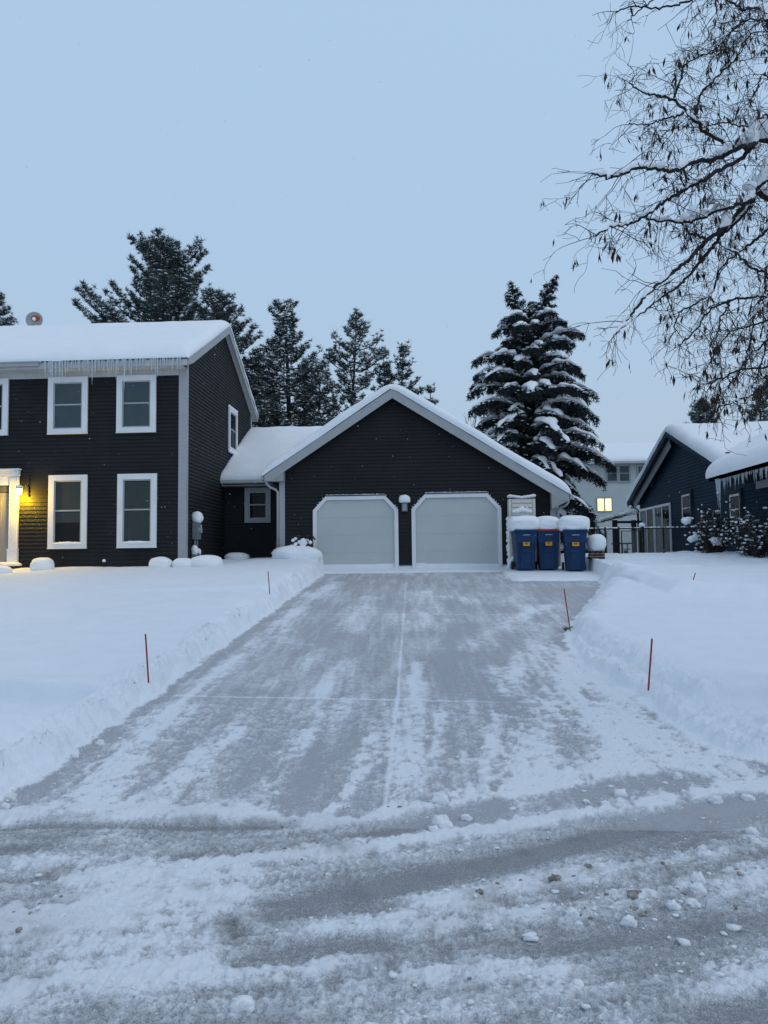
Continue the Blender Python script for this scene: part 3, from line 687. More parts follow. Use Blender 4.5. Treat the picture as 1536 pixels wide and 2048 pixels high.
r.box(-14.6, EY+.03, EZ-.21, HX-.001, HY0, EZ-.17); r.box(-14.6, HY0-.04, 6.60, HX-.19, HY0-.005, EZ-.211); r.build('soffit', mat('eave soffit', (.46, .465, .45), .6, .1, 3), house)
r = MB(); r.box(-14.6, EY-.005, EZ-.20, HX+.158, EY+.025, EZ-.02); r.build('fascia', mat('iced fascia', (.44, .455, .47), .35, .1, 9), house)
r = MB(); r.box(-14.6, EY-.10, EZ-.14, -10.22, EY-.01, EZ-.02); r.box(-14.6, EY-.125, EZ-.04, -10.20, EY-.005, EZ-.015); r.build('gutter', TRIM, house)
r = MB(); r.box(-10.18, EY-.03, EZ-.025, HX+.16, EY-.006, EZ+.0); r.build('drip_edge', BLACK, house)
zmain = lambda x, y: np.where(y < RY, RZ-(RY-y)*SF, RZ-(y-RY)*SB)
snow_sheet(house, (-14.8, HX+.2), (EY-.02, 27.08), zmain, .29, rx=(0, .34), ry=(.42, .3), over=.03, seed=24, amp=.03, soft=lambda x, y: .10*np.exp(-np.abs(y-RY)/.25))
# windows
T = Tfront(HY0-.024)
window(house, T, -10.15, -9.05, 5.07, 6.62, shade='full', label='upper storey window nearest the middle, pale shade drawn')
window(house, T, -8.25, -7.17, 5.07, 6.62, shade='full', label='upper storey window nearest the right corner')
window(house, T, -12.33, -11.26, 5.07, 6.62, shade=None, label='upper storey window cut by the left edge, dark')
window(house, T, -10.09, -9.03, 1.98, 3.95, shade='slats_part', sill_snow=True, label='lower window beside the door, blind half raised')
window(house, T, -8.20, -7.13, 1.98, 3.95, shade='slats', sill_snow=True, label='lower window nearest the right corner, blind fully down')
fr = window(house, Tright(HX+.024), 23.45, 24.5, 5.18, 6.6, tw=.13, shade=None, label='narrow looking window in the side gable wall, snow on its head')
m = MB()
for i in range(8): m.lump((HX+.05, 23.5+i*.13, 6.62), (.05, .10, .05), i, .2, 8, 6)
for i in range(7): m.lump((HX+.06, 23.5+i*.14, 5.16), (.06, .10, .06), i+9, .2, 8, 6)
m.build('sill_snow', SNOWR, fr, smooth=True)
# front door with pilasters
T = Tfront(HY0-.024)
m = MB(); bx(m, T, -12.7, 1.3, 0, -11.17, 3.50, .02)
fd = m.build('front_door', DOORM, house); 
m = MB()
for z in (1.55, 2.55): 
    for u in (-12.2, -11.75): bx(m, T, u, z, .02, u+.36, z+.8, .03)
m.build('door_panel', DOORM, fd)
m = MB(); bx(m, T, -12.6, 3.52, 0, -11.19, 3.68, .03); m.build('transom', BLIND2, fd)
m = MB()
bx(m, T, -11.165, 1.5, 0, -10.92, 3.93, .06); bx(m, T, -11.18, 1.5, 0, -10.905, 1.95, .085); bx(m, T, -11.19, 1.95, 0, -10.895, 1.985, .1)
for k in range(5): u = -11.15+k*.045; bx(m, T, u, 2.02, .06, u+.025, 3.88, .072)
m.build('pilaster', WTRIM, fd)
m = MB(); bx(m, T, -13, 3.94, 0, -10.90, 4.10, .08); bx(m, T, -13, 4.10, 0, -10.86, 4.14, .14); bx(m, T, -13, 3.70, 0, -11.17, 3.935, .05); m.build('door_head', WTRIM, fd)
# downspouts
def ds(pts, nm='downspout'):
    m = MB(); m.tube(pts, .038, 8); m.build(nm, TRIM, house, smooth=True)
ds([(-4.52, 20.80, 3.93), (-4.52, 20.80, 3.80), (-4.44, 20.85, 3.70), (-4.27, 20.93, 3.62), (-4.22, 20.95, 3.55), (-4.22, 20.95, 1.3)])
ds([(3.98, 20.80, 3.22), (3.98, 20.80, 3.12), (3.92, 20.85, 3.04), (3.77, 20.93, 2.98), (3.72, 20.95, 2.9), (3.72, 20.95, 1.25)])
m = MB(); m.box(XL-.09, YF+.03, zL-.12, XL-.005, 28, zL+.0); m.build('gutter', TRIM, house)
m = MB(); m.box(XR+.005, YF+.03, zR-.12, XR+.09, 28, zR+.0); m.build('gutter', TRIM, house)

# --- entrance step
st = thing('entrance_step', (-11.6, 18.8, 1.3), 'brick entrance step under snow at the front door', 'step')
m = MB(); m.box(-13.5, 18.55, 1.15, -10.86, 19.27, 1.53); m.build('brick_base', BRICK, st)
snow_sheet(st, (-13.6, -10.82), (18.48, 19.26), lambda x, y: 1.53+0*x, .10, 'step_snow', rx=(.1, .12), ry=(.1, .05), over=.03, seed=6, amp=.02)
# --- lamps
lt = thing('porch_lantern', (-10.8, 19.2, 3.4), 'lit porch lantern glowing yellow beside the front door', 'lantern')
m = MB(); m.tube([(-10.67, 19.27, 3.38), (-10.67, 19.27, 3.64)], .035, 8); m.tube([(-10.67, 19.26, 3.62), (-10.70, 19.15, 3.70), (-10.78, 19.06, 3.68), (-10.80, 19.06, 3.62)], .012, 6); m.build('bracket', BLACK, lt)
m = MB(); m.tube([(-10.80, 19.06, 3.62), (-10.80, 19.06, 3.585)], [.05, .105], 8); m.build('cap', BLACK, lt)
m = MB(); m.tube([(-10.80, 19.06, 3.585), (-10.80, 19.06, 3.43)], [.078, .060], 8); m.build('glass', BULB, lt)
m = MB(); m.lump((-10.80, 19.06, 3.63), (.10, .10, .05), 3, .2, 12, 8); m.build('snow_cap', SNOWR, lt, smooth=True)
pl = bpy.data.lights.new('lantern light', 'POINT'); pl.energy = 135; pl.color = (1, .58, .010); pl.shadow_soft_size = .05
po = bpy.data.objects.new('lantern_light', pl); COL.objects.link(po); po.location = (-10.78, 19.07, 3.36); 
lt2 = thing('wall_lamp', (-.58, 20.9, 2.98), 'unlit square wall lamp with a tall snow cap between the garage doors', 'wall lamp')
m = MB(); m.box(-.66, 20.84, 2.94, -.50, 20.97, 3.19); m.build('body', METER, lt2)
m = MB(); m.box(-.635, 20.832, 2.965, -.525, 20.839, 3.15); m.build('lens', SOFF, lt2)
m = MB(); m.lump((-.58, 20.88, 3.27), (.165, .13, .135), 3, .12, 20, 12, .6, .8); m.build('snow_cap', SNOWR, lt2, smooth=True)
# --- electric meter
mt = thing('electric_meter', (HX+.1, 19.95, 1.5), 'grey electric meter box and conduits with a snow hat on the side wall', 'meter box')
m = MB(); m.box(HX+.03, 19.80, 2.20, HX+.17, 20.12, 2.66); m.build('box', METER, mt)
m = MB(); m.tube([(HX+.17, 19.96, 2.45), (HX+.24, 19.96, 2.45)], .075, 14); m.build('dial', SOFF, mt)
m = MB(); m.tube([(HX+.08, 19.87, 1.4), (HX+.08, 19.87, 2.2)], .028, 8); m.tube([(HX+.08, 20.05, 1.4), (HX+.08, 20.05, 2.2)], .035, 8); m.build('conduit', METER, mt)
m = MB(); m.box(HX+.03, 19.75, 1.45, HX+.14, 19.86, 1.85); m.box(HX+.03, 20.12, 1.45, HX+.13, 20.22, 1.82); m.box(HX+.03, 20.14, 2.3, HX+.13, 20.24, 2.52); m.build('junction_box', METER, mt)
m = MB(); m.lump((HX+.11, 19.97, 2.79), (.15, .20, .17), 8, .12, 18, 12, .85, .85); m.lump((HX+.10, 20.2, 2.56), (.07, .07, .07), 2, .15, 12, 8); m.lump((HX+.10, 19.80, 1.90), (.10, .11, .15), 9, .2, 14, 9); m.lump((HX+.09, 20.18, 1.86), (.07, .08, .10), 5, .2, 12, 8); m.lump((HX+.10, 20.2, 1.66), (.06, .06, .16), 5, .25, 12, 8)
m.build('snow_cap', SNOWR, mt, smooth=True)
# --- satellite dish
q = at(69, 640, 23.9)
dh = thing('satellite_dish', (q.x, 23.9, 9.2), 'grey satellite dish with orange mark behind the roof ridge', 'satellite dish')
m = MB(); n = 32; ax = Vector((.30, -.90, .25)).normalized(); a = ax.cross(Vector((0, 0, 1))).normalized(); b = a.cross(ax)
c0 = Vector((q.x, 23.9, q.z-.02)); ringsN = 7
def dish(mb, r0, r1, off, sx=1., cy=0., sq=1.):
    m0 = len(mb.v)
    for i in range(ringsN+1):
        rr = r0+(r1-r0)*i/ringsN
        for k in range(n):
            t = 2*math.pi*k/n; x = rr*.27*math.cos(t)*sx+cy*.1; y = rr*.31*math.sin(t)*sq+cy*.25
            d2 = (x/.27)**2+(y/.31)**2
            mb.v.append(tuple(c0+a*x-b*y+ax*(.05*d2+off)))
    for i in range(ringsN):
        for k in range(n): mb.f.append((m0+i*n+k, m0+i*n+(k+1) % n, m0+(i+1)*n+(k+1) % n, m0+(i+1)*n+k))
dish(m, .001, 1, 0); m.build('reflector', DISH, dh, smooth=True)
m = MB(); dish(m, .001, .46, .006, 1.15, -.3, .85); m.build('orange_mark', RUST, dh, smooth=True)
m = MB(); m.tube([c0-ax*.03, c0-ax*.2+Vector((0, 0, -.3)), c0+Vector((0, .1, -.75))], .022, 8); m.tube([c0-b*.0+Vector((0, -.02, -.3)), c0+ax*.38+Vector((.05, 0, -.16))], .012, 6); m.build('mast', METER, dh)
m = MB(); m.lump(c0+ax*.36+Vector((.05, 0, -.15)), (.06, .06, .06), 2, .2, 10, 8); m.lump(c0+ax*.08+Vector((.05, 0, -.27)), (.11, .06, .06), 4, .2, 12, 8); m.build('snow_cap', SNOWR, dh, smooth=True)

# --- icicles
def icicle_mesh(seed):
    m = MB(); rnd = random.Random(seed); n = 7; pts = []; rad = []
    for i in range(n+1):
        t = i/n; pts.append((rnd.uniform(-.03, .03)*t*(1-t), rnd.uniform(-.03, .03)*t*(1-t), -t)); rad.append(max(.001, (1-t)**.8*(1+.15*math.sin(i*2.1))))
    me = bpy.data.meshes.new('icicle'); mb = MB(); mb.tube([(0, 0, -i/n) for i in range(n+1)], [max(.02, q_) for q_ in rad], 6)
    me.from_pydata([(x, y, z) for x, y, z in mb.v], [], mb.f); me.polygons.foreach_set('use_smooth', [True]*len(me.polygons)); me.materials.append(ICE); return me
IM = [icicle_mesh(i) for i in range(3)]
def icicle(x, y, z, L, r, lab, grp):
    o = bpy.data.objects.new('icicle', random.choice(IM)); o.location = (x, y, z); o.scale = (r, r, L); COL.objects.link(o); tag(o, lab, 'icicle', grp)
rnd = random.Random(3)
for i in range(84):
    x = -10.05+3.75*i/84+rnd.uniform(-.05, .05)
    g = max(math.exp(-((x+8.65)/.28)**2), math.exp(-((x+7.9)/.25)**2)*.85, math.exp(-((x+9.75)/.25)**2)*.8, math.exp(-((x+6.98)/.07)**2)*.9)
    L = (.26 if rnd.random() < .6 else .10)+rnd.random()**2*.2+g*rnd.random()**1.6*.70
    icicle(x, EY-.03, EZ-.01, L, .011+.012*rnd.random()+.008*g, 'thin icicle hanging from the snowy front eave of the charcoal house', 'icicles along the front eave of the charcoal house')

# ================================================================== things by the garage
def cart(loc, lid, label, rz=0.):
    c = thing('waste_cart', (0, 0, 0), label, 'waste cart', 'blue waste carts beside the garage')
    def frus(m, x0, y0, z0, x1, y1, z1, cy0=0, cy1=0):
        vs = [(-x0, -y0+cy0, z0), (x0, -y0+cy0, z0), (x0, y0+cy0, z0), (-x0, y0+cy0, z0), (-x1, -y1+cy1, z1), (x1, -y1+cy1, z1), (x1, y1+cy1, z1), (-x1, y1+cy1, z1)]
        m.add(vs, [(0, 3, 2, 1), (4, 5, 6, 7), (0, 1, 5, 4), (1, 2, 6, 5), (2, 3, 7, 6), (3, 0, 4, 7)])
    m = MB(); frus(m, .225, .26, .02, .255, .31, .72); frus(m, .272, .33, .715, .285, .345, 1.0); frus(m, .30, .36, .985, .302, .362, 1.03)
    for s in (-1, 1):
        m.prism([(s*.13, -.268, .06), (s*.15, -.268, .06), (s*.165, -.322, .72), (s*.145, -.322, .72)], (0, -.012, 0))
        m.prism([(s*.20, -.27, .03), (s*.225, -.27, .03), (s*.26, -.325, .80), (s*.235, -.325, .80)], (0, -.016, 0))
    m.prism([(-.13, -.3, .50), (.13, -.3, .50), (.13, -.32, .47), (-.13, -.32, .47)], (0, -.012, 0))
    body = m.build('body', BLUE, c)
    mod = body.modifiers.new('bevel', 'BEVEL'); mod.width = .008; mod.segments = 2; mod.limit_method = 'ANGLE'
    m = MB(); m.add([(-.12, -.3155, .60), (.12, -.3155, .60), (.125, -.331, .82), (-.125, -.331, .82)], [(0, 1, 2, 3)]); m.box(-.13, -.338, .82, .13, -.329, .838)
    m.build('grab_recess', mat('dark blue recess', (.004, .015, .06), .5), body)
    m = MB(); m.box(-.305, -.37, 1.032, .305, .36, 1.065); m.box(-.305, -.385, 1.02, .305, -.368, 1.065); m.build('lid', lid, c)
    m = MB(); m.add([(-.085, -.346, .64), (.085, -.346, .64), (.085, -.348, .735), (-.085, -.348, .735)], [(0, 1, 2, 3)]); m.build('sticker', YEL, c)
    m = MB(); m.box(-.065, -.3525, .70, .065, -.3495, .712); m.box(-.05, -.3525, .675, .05, -.3495, .685); m.box(-.03, -.3525, .712, .03, -.3495, .725); m.build('sticker_print', mat('sticker ink', (.12, .05, .02), .6), c)
    m = MB()
    for k in range(8):
        x = -.085+k*.0235; h = .016+.004*((k*7) % 3); m.box(x, -.352, .915, x+.007, -.349, .915+h); m.box(x+.010, -.352, .915, x+.016, -.349, .915+h*.7); m.box(x, -.352, .915+h-.004, x+.016, -.349, .915+h)
    m.build('lettering', WHT, c)
    for s in (-1, 1):
        m = MB(); m.tube([(s*.25, .27, .115), (s*.30, .27, .115)], .115, 18); m.build('wheel', TYRE, c)
    m = MB(); m.tube([(-.22, .40, .98), (.22, .40, .98)], .015, 8); m.build('handle', BLUE, c)
    return c
def add_cap(c, dims, seed, zo=1.06, cx=0.):
    m = MB(); m.lump((c.location.x+cx, c.location.y, c.location.z+zo+dims[2]*.62), dims, seed, .075, 56, 34, .7, .66, 1.9)
    WL[c.name] = tuple(c.location); 
    m.build('snow_cap', SNOWR, c, smooth=True)
spec = [((2.62, 19.95), BLUE, 'leftmost blue waste cart, widest snow cap, in front of the cream locker', (.44, .40, .245), 0., 1),
        ((3.24, 19.98), RED, 'middle blue waste cart with a red lid rim under snow', (.355, .40, .225), -.01, 3),
        ((3.88, 19.62), BLUE, 'rightmost blue waste cart, standing slightly nearer the street', (.40, .38, .235), .0, 5)]
for (x, y), lid, lab, dm, cx, sd in spec:
    WL['tmp'] = (0, 0, 0)
    c = cart(None, lid, lab); z = gz(x, y)-.0
    c.location = (x, y, z); c.rotation_euler = (0, 0, {1: .05, 3: -.04, 5: -.09}[sd]); add_cap(c, dm, sd, cx=cx)
# cream locker
lk = thing('storage_locker', (2.7, 20.75, 1.25), 'tall cream slatted locker with snow stuck on its front, behind carts', 'locker')
m = MB(); m.box(2.31, 20.62, 1.25, 3.04, 20.96, 3.22); m.build('body', CREAM, lk)
m = MB()
for k in range(15): m.box(2.40, 20.585, 1.5+k*.115, 2.95, 20.62, 1.585+k*.115)
m.build('slatted_door', CREAM, lk)
m = MB(); m.box(2.31, 20.59, 1.25, 2.38, 20.62, 3.22); m.box(2.97, 20.59, 1.25, 3.04, 20.62, 3.22); m.build('side_rail', CREAM, lk)
m = MB(); 
for i in range(9): m.lump((2.36+i*.08, 20.74, 3.26+.012*abs(i-4)), (.08, .2, .05), i, .1, 14, 8)
for i in range(9): m.lump((2.44+i*.057, 20.575, 2.86+.06*math.exp(-((i-4)/2.2)**2)), (.05, .045, .045+.045*math.exp(-((i-4)/2.5)**2)), i+4, .3, 12, 8)
for i in range(16): m.lump((2.45+random.random()*.45, 20.58, 2.45+random.random()*.7), (.03+.03*random.random(), .02, .014), i+4, .3, 8, 6)
for i in range(26): m.lump((2.30+.02*random.random(), 20.66+random.random()*.05, 1.3+i*.055), (.035+.05*random.random(), .07, .07), i+14, .3, 10, 7)
for i in range(8): m.lump((2.24+i*.02, 20.5, 1.3+.04*i), (.06, .08, .05), i+14, .3, 10, 7)
m.build('snow_cap', SNOWR, lk, smooth=True)
# snow ball on brick stack
q = at(1194, 1143, 19.7); zb = gz(q.x, q.y)
bs = thing('brick_stack', (q.x, q.y, zb), 'low stack of dark bricks under a round ball of snow, right of carts', 'brick stack')
m = MB(); 
for k in range(3):
    for j in range(3): m.box(q.x-.20+.013*k+j*.13, q.y-.15, zb-.02+k*.07, q.x-.08+j*.13, q.y+.15, zb+.045+k*.07)
m.build('bricks', BRICK, bs)
m = MB(); m.lump((q.x, q.y, zb+.40), (.255, .25, .235), 7, .08, 26, 18, None, .9); m.build('snow_cap', SNOWR, bs, smooth=True)
# stakes
def stake(px, pyb, ptx, pty, lab):
    a = gnd(px, pyb, .30 if px != 1140 else .05); a.z = 0; z = gz(a.x, a.y); a = at(px, pyb, a.y); t = at(ptx, pty, a.y-.03)
    m = MB(); m.tube([a-(t-a)*.25, t], .0085, 8); o = m.build('driveway_marker', STAKE, None, tuple(a)); tag(o, lab, 'driveway marker', 'thin red driveway markers stuck in the snow')
stake(296, 1346, 291, 1268, 'red marker stake nearest the street on the left lawn')
stake(539, 1180, 536, 1143, 'short red marker stake far up the left lawn near the garage')
stake(1140, 1258, 1128, 1178, 'leaning red marker stake where the parking pad meets the right lawn')
stake(1298, 1360, 1304, 1277, 'tall red marker stake standing in the right lawn snow')
stake(1382, 1172, 1391, 1146, 'small tilted marker stake farthest back on the right lawn')
# tuft of grass at the pad corner
q = gnd(1150, 1256, .03); m = MB(); rnd = random.Random(2)
for i in range(160):
    x = q.x+rnd.uniform(-.16, .16); y = q.y+rnd.uniform(-.1, .05); z = gz(q.x, q.y)*.0+zg(y)+.0; a = rnd.uniform(0, 6.28); L = rnd.uniform(.04, .10)
    m.add([(x-.006, y, z), (x+.006, y, z), (x+math.cos(a)*L*.9, y+math.sin(a)*L*.9, z+L*.7)], [(0, 1, 2)])
tag(m.build('grass', mat('dull grass', (.045, .06, .03), .9, .4, 30), None, (q.x, q.y, zg(q.y))), 'dull green grass poking out at the shovelled pad corner', 'grass', kind='stuff')
# snow mounds over low shrubs
def mound(px, Y, rx, h, lab, zb=None, seed=1, twigs=0, ry=None, amp=.08, stalk=False):
    q = at(px, 1120, Y); z = gz(q.x, Y)
    t = thing('snow_covered_shrub', (q.x, Y, z), lab, 'shrub', 'snow covered shrubs along the house foot')
    m = MB(); m.lump((q.x, Y, z+h*.25), (rx, ry or rx*.8, h*.8), seed, amp, 30, 18, .9, .85); m.build('snow_cap', SNOWR, t, smooth=True)
    rnd = random.Random(seed); m = MB()
    for i in range(10+twigs):
        x = q.x+rnd.uniform(-rx, rx)*.85; y = Y+rnd.uniform(-.2, .2); zz = z-.05; L = h*.8+rnd.uniform(.0, .35)*(1 if twigs and i > 9 else 0)
        m.tube([(x, y, zz), (x+rnd.uniform(-.03, .03), y, zz+L*.5), (x+rnd.uniform(-.09, .09), y+rnd.uniform(-.05, .05), zz+L)], [.006, .005, .003], 4)
    m.build('stems', STEM, t)
    return t, q, z
mound(85, 18.6, .30, .30, 'single round snow covered shrub lit warm beside the front door', seed=2)
mound(322, 18.9, .31, .25, 'leftmost of three joined snow covered shrubs at the right house corner', seed=3)
mound(368, 18.9, .30, .22, 'middle of three joined snow covered shrubs at the right house corner', seed=5)
mound(412, 19.0, .42, .26, 'rightmost of three joined snow covered shrubs below the meter', seed=7)
mound(475, 21.8, .38, .20, 'low snow covered shrub in the dark recess before the link', seed=9)
mound(2, 18.0, .28, .17, 'low snow covered shrub at the left edge before the step', seed=19)
# garden light
q = at(208, 1128, 18.9); z = gz(q.x, 18.9)
g = thing('garden_light', (q.x, 18.9, z), 'tiny stake light with a snow ball on top before the siding', 'garden light')
m = MB(); m.tube([(q.x, 18.9, z-.1), (q.x, 18.9, z+.16)], .008, 6); m.box(q.x-.025, 18.87, z+.10, q.x+.025, 18.93, z+.16); m.build('post', BLACK, g)
m = MB(); m.lump((q.x, 18.9, z+.19), (.042, .042, .045), 2, .1, 12, 8); m.build('snow_cap', SNOWR, g, smooth=True)
# planting bed by garage corner
t, q, z = mound(594, 20.5, .66, .34, 'mounded snowy plant bed with dry stems at the garage corner', seed=12, twigs=26, ry=.35, amp=.22)
m = MB(); rnd = random.Random(4); mz = MB()
for i in range(34):
    x = q.x+rnd.uniform(-.10, .42); y = 20.55+rnd.uniform(-.12, .12); L = rnd.uniform(.3, .62); bx_ = rnd.uniform(-.12, .12)
    m.tube([(x, y, z), (x+bx_*.4, y, z+L*.6), (x+bx_, y, z+L)], [.006, .005, .003], 4)
    if i % 2: m.lump((x+bx_, y, z+L), (.03, .03, .03), i, .3, 6, 5)
    if i % 2 == 0: mz.lump((x+bx_*.8, y-.02, z+L*.9), (.05, .04, .045), i, .3, 10, 7)
for i in range(8): mz.lump((q.x+.14+rnd.uniform(-.06, .06), 20.48, z+.25+i*.035), (.08, .06, .06), i, .3, 10, 7)
m.build('dry_plant', STEM, t); mz.build('clinging_snow', SNOWR, t, smooth=True)

# ================================================================== BLUE HOUSE (right)
BX = 9.8
bh = thing('blue_house', (12, 26, 1.5), 'dark blue house on the right with deep roof snow and white trimmed windows', 'house')
RYb, RZb, SB2 = 29.2, 6.45, .40
T = Tleft(BX); w = MB()
siding(w, 0, 0, .9, RZb-.15, T, lambda z: max(17.0, RYb-(RZb-.1-z)/SB2) if z > 3.9 else 17.0, lambda z: min(34.3, RYb+(RZb-.1-z)/SB2), h=.12)
w.build('gable_wall', NAVY, bh)
w = MB(); w.prism([(BX+.02, 17, .8), (BX+.02, 34.3, .8), (BX+.02, 34.3, 4.3), (BX+.02, RYb, RZb-.1), (BX+.02, 22.8, 3.85), (BX+.02, 17, 3.85)], (.1, 0, 0)); w.box(BX+.12, 34.1, .8, 18, 34.3, 4.2); w.box(BX+.12, 17, .8, 18, 17.2, 3.9); w.build('wall_backing', NAVY, bh)
XO = 9.45   # gable overhang edge
yN, zN = 35.1, RZb-SB2*(35.1-RYb); yS = 24.4; zS = RZb-SB2*(RYb-yS)
r = MB(); r.prism([(XO, yN, zN), (XO, RYb, RZb), (XO, RYb, RZb-.12), (XO, yN, zN-.12)], (10, 0, 0)); r.prism([(XO, RYb, RZb), (XO, yS, zS), (XO, yS, zS-.12), (XO, RYb, RZb-.12)], (10, 0, 0)); r.build('gable_roof', SHING, bh)
r = MB(); r.prism([(XO-.03, yN, zN+.0), (XO-.03, RYb, RZb), (XO-.03, RYb, RZb-.22), (XO-.03, yN-.1, zN-.2)], (.03, 0, 0)); r.prism([(XO-.03, RYb+.001, RZb), (XO-.03, yS, zS), (XO-.03, yS, zS-.16), (XO-.03, RYb+.001, RZb-.2)], (.03, 0, 0)); r.build('rake_board', NAVY, bh)
r = MB(); r.prism([(XO+.12, yN-.05, zN-.24), (XO+.12, RYb+.15, RZb-.30), (XO+.12, RYb-.05, RZb-.62), (XO+.12, yN-.35, zN-.44)], (.03, 0, 0)); r.build('gable_board', mat('blue house board', (.20, .215, .25), .6), bh)
EX, EZb, SM = 8.62, 3.95, .5
zmainb = lambda x, y: np.minimum(EZb+(x-EX)*SM, RZb+.1)
zg2 = lambda x, y: np.where(y > RYb, RZb-SB2*(y-RYb), RZb-SB2*(RYb-y))
r = MB(); r.prism([(EX, 16.5, EZb), (EX, 22.9, EZb), (EX, 22.9, EZb-.13), (EX, 16.5, EZb-.13)], (.001, 0, 0)); 
r.add([(EX, 16.5, EZb), (EX, 22.9, EZb), (13.6, 22.9, EZb+SM*(13.6-EX)), (13.6, 16.5, EZb+SM*(13.6-EX)), (EX, 16.5, EZb-.12), (EX, 22.9, EZb-.12), (13.6, 22.9, EZb-.12), (13.6, 16.5, EZb-.12)], [(0, 1, 2, 3), (0, 4, 5, 1), (1, 5, 6, 2), (4, 7, 6, 5)]); r.build('near_roof', WOODD, bh)
r = MB(); r.box(EX+.05, 16.5, EZb-.16, BX-.02, 22.7, EZb-.125); r.build('near_soffit', WOODD, bh)
r = MB(); r.box(BX-.06, 16.5, EZb-.42, BX-.018, 22.3, EZb-.2); r.build('frieze_board', TRIM, bh)
snow_sheet(bh, (XO-.04, 19), (yS-2.6, yN+.05), zg2, .42, rx=(.30, 0), ry=(.01, .4), over=.05, seed=34, amp=.05, soft=lambda x, y: .12*np.exp(-np.abs(y-RYb)/.4),
           keep=lambda c: (c[:, 2] > np.where(c[:, 1] < 23.3, EZb+(c[:, 0]-EX)*SM-.05, -9)) & ~((c[:, 1] < yS) & (c[:, 0] < 9.0)))
snow_sheet(bh, (EX-.05, 19), (16.4, 26), zmainb, .42, rx=(.34, 0), ry=(.2, .6), over=.05, seed=36, amp=.05, keep=lambda c: (c[:, 1] < 22.95) | (c[:, 2] > RZb-SB2*(RYb-c[:, 1])+.05) & (c[:, 0] > 9.6))
T = Tleft(BX-.024)
w1a, w1b = atx(1363, 1000, BX).y, atx(1386, 1000, BX).y
window(bh, T, w1b, w1a, 2.70, 4.02, tw=.13, shade=None, trim=WOODD, sashm=WTRIM, sw=.065, label='small sash window between glass doors and near eave')
w2a, w2b = atx(1458, 1000, BX).y, atx(1487, 1000, BX).y
window(bh, T, w2b, w2a, 2.38, 3.66, tw=.14, shade=None, trim=WOODD, sashm=WTRIM, sw=.065, label='sash window under the icicles')
for a, b, lb in ((1283, 1311, 'far sliding glass door'), (1312, 1344, 'near sliding glass door')):
    y1, y0 = atx(a, 1050, BX).y, atx(b, 1050, BX).y
    m = MB(); bx(m, T, y0, 1.55, 0, y0+.08, 3.72, .05); bx(m, T, y1-.08, 1.55, 0, y1, 3.72, .05); bx(m, T, y0+.08, 3.62, 0, y1-.08, 3.72, .051); bx(m, T, (y0+y1)/2-.035, 1.55, 0, (y0+y1)/2+.035, 3.62, .045)
    fr = m.build('sliding_door', WTRIM, bh); fr['label'] = lb
    m = MB(); pane_poly(m, T, y0+.08, 1.55, y1-.08, 3.62, .02); m.build('pane', GLASS, fr)
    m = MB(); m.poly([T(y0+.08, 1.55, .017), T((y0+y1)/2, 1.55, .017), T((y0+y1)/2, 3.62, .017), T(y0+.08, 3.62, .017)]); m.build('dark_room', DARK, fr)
    m = MB(); m.poly([T((y0+y1)/2, 1.55, .017), T(y1-.08, 1.55, .017), T(y1-.08, 3.62, .017), T((y0+y1)/2, 3.62, .017)]); m.build('curtain', mat('pale curtain', (.16, .20, .22), .8, .3, 5), fr)
m = MB(); m.tube([(9.5, 34.6, 4.0), (9.62, 34.5, 3.8), (9.72, 34.42, 3.7), (9.74, 34.4, 1.5)], .05, 8); m.build('downspout', BLACK, bh)
m = MB(); m.tube([(EX+.1, 20.3, EZb-.15), (EX+.5, 19.9, EZb-.3), (BX-.1, 19.3, EZb-.35), (BX-.06, 19.2, 1.2)], .045, 8); m.build('downspout', BLACK, bh)
rnd = random.Random(5)
for i in range(46):
    y = 22.35-3.6*i/46+rnd.uniform(-.03, .03)
    L = .10+.30*rnd.random()**2
    if i in (0, 1, 2, 3): L = (.5, .9, 1.12, .6)[i]
    if i in (7, 8, 16, 22, 23): L += .22
    icicle(EX+.02, y, EZb-.10, L, .012+.012*rnd.random()+.02*(i < 4), 'clear icicle hanging from the near eave of the blue house', 'icicles along the near eave of the blue house')
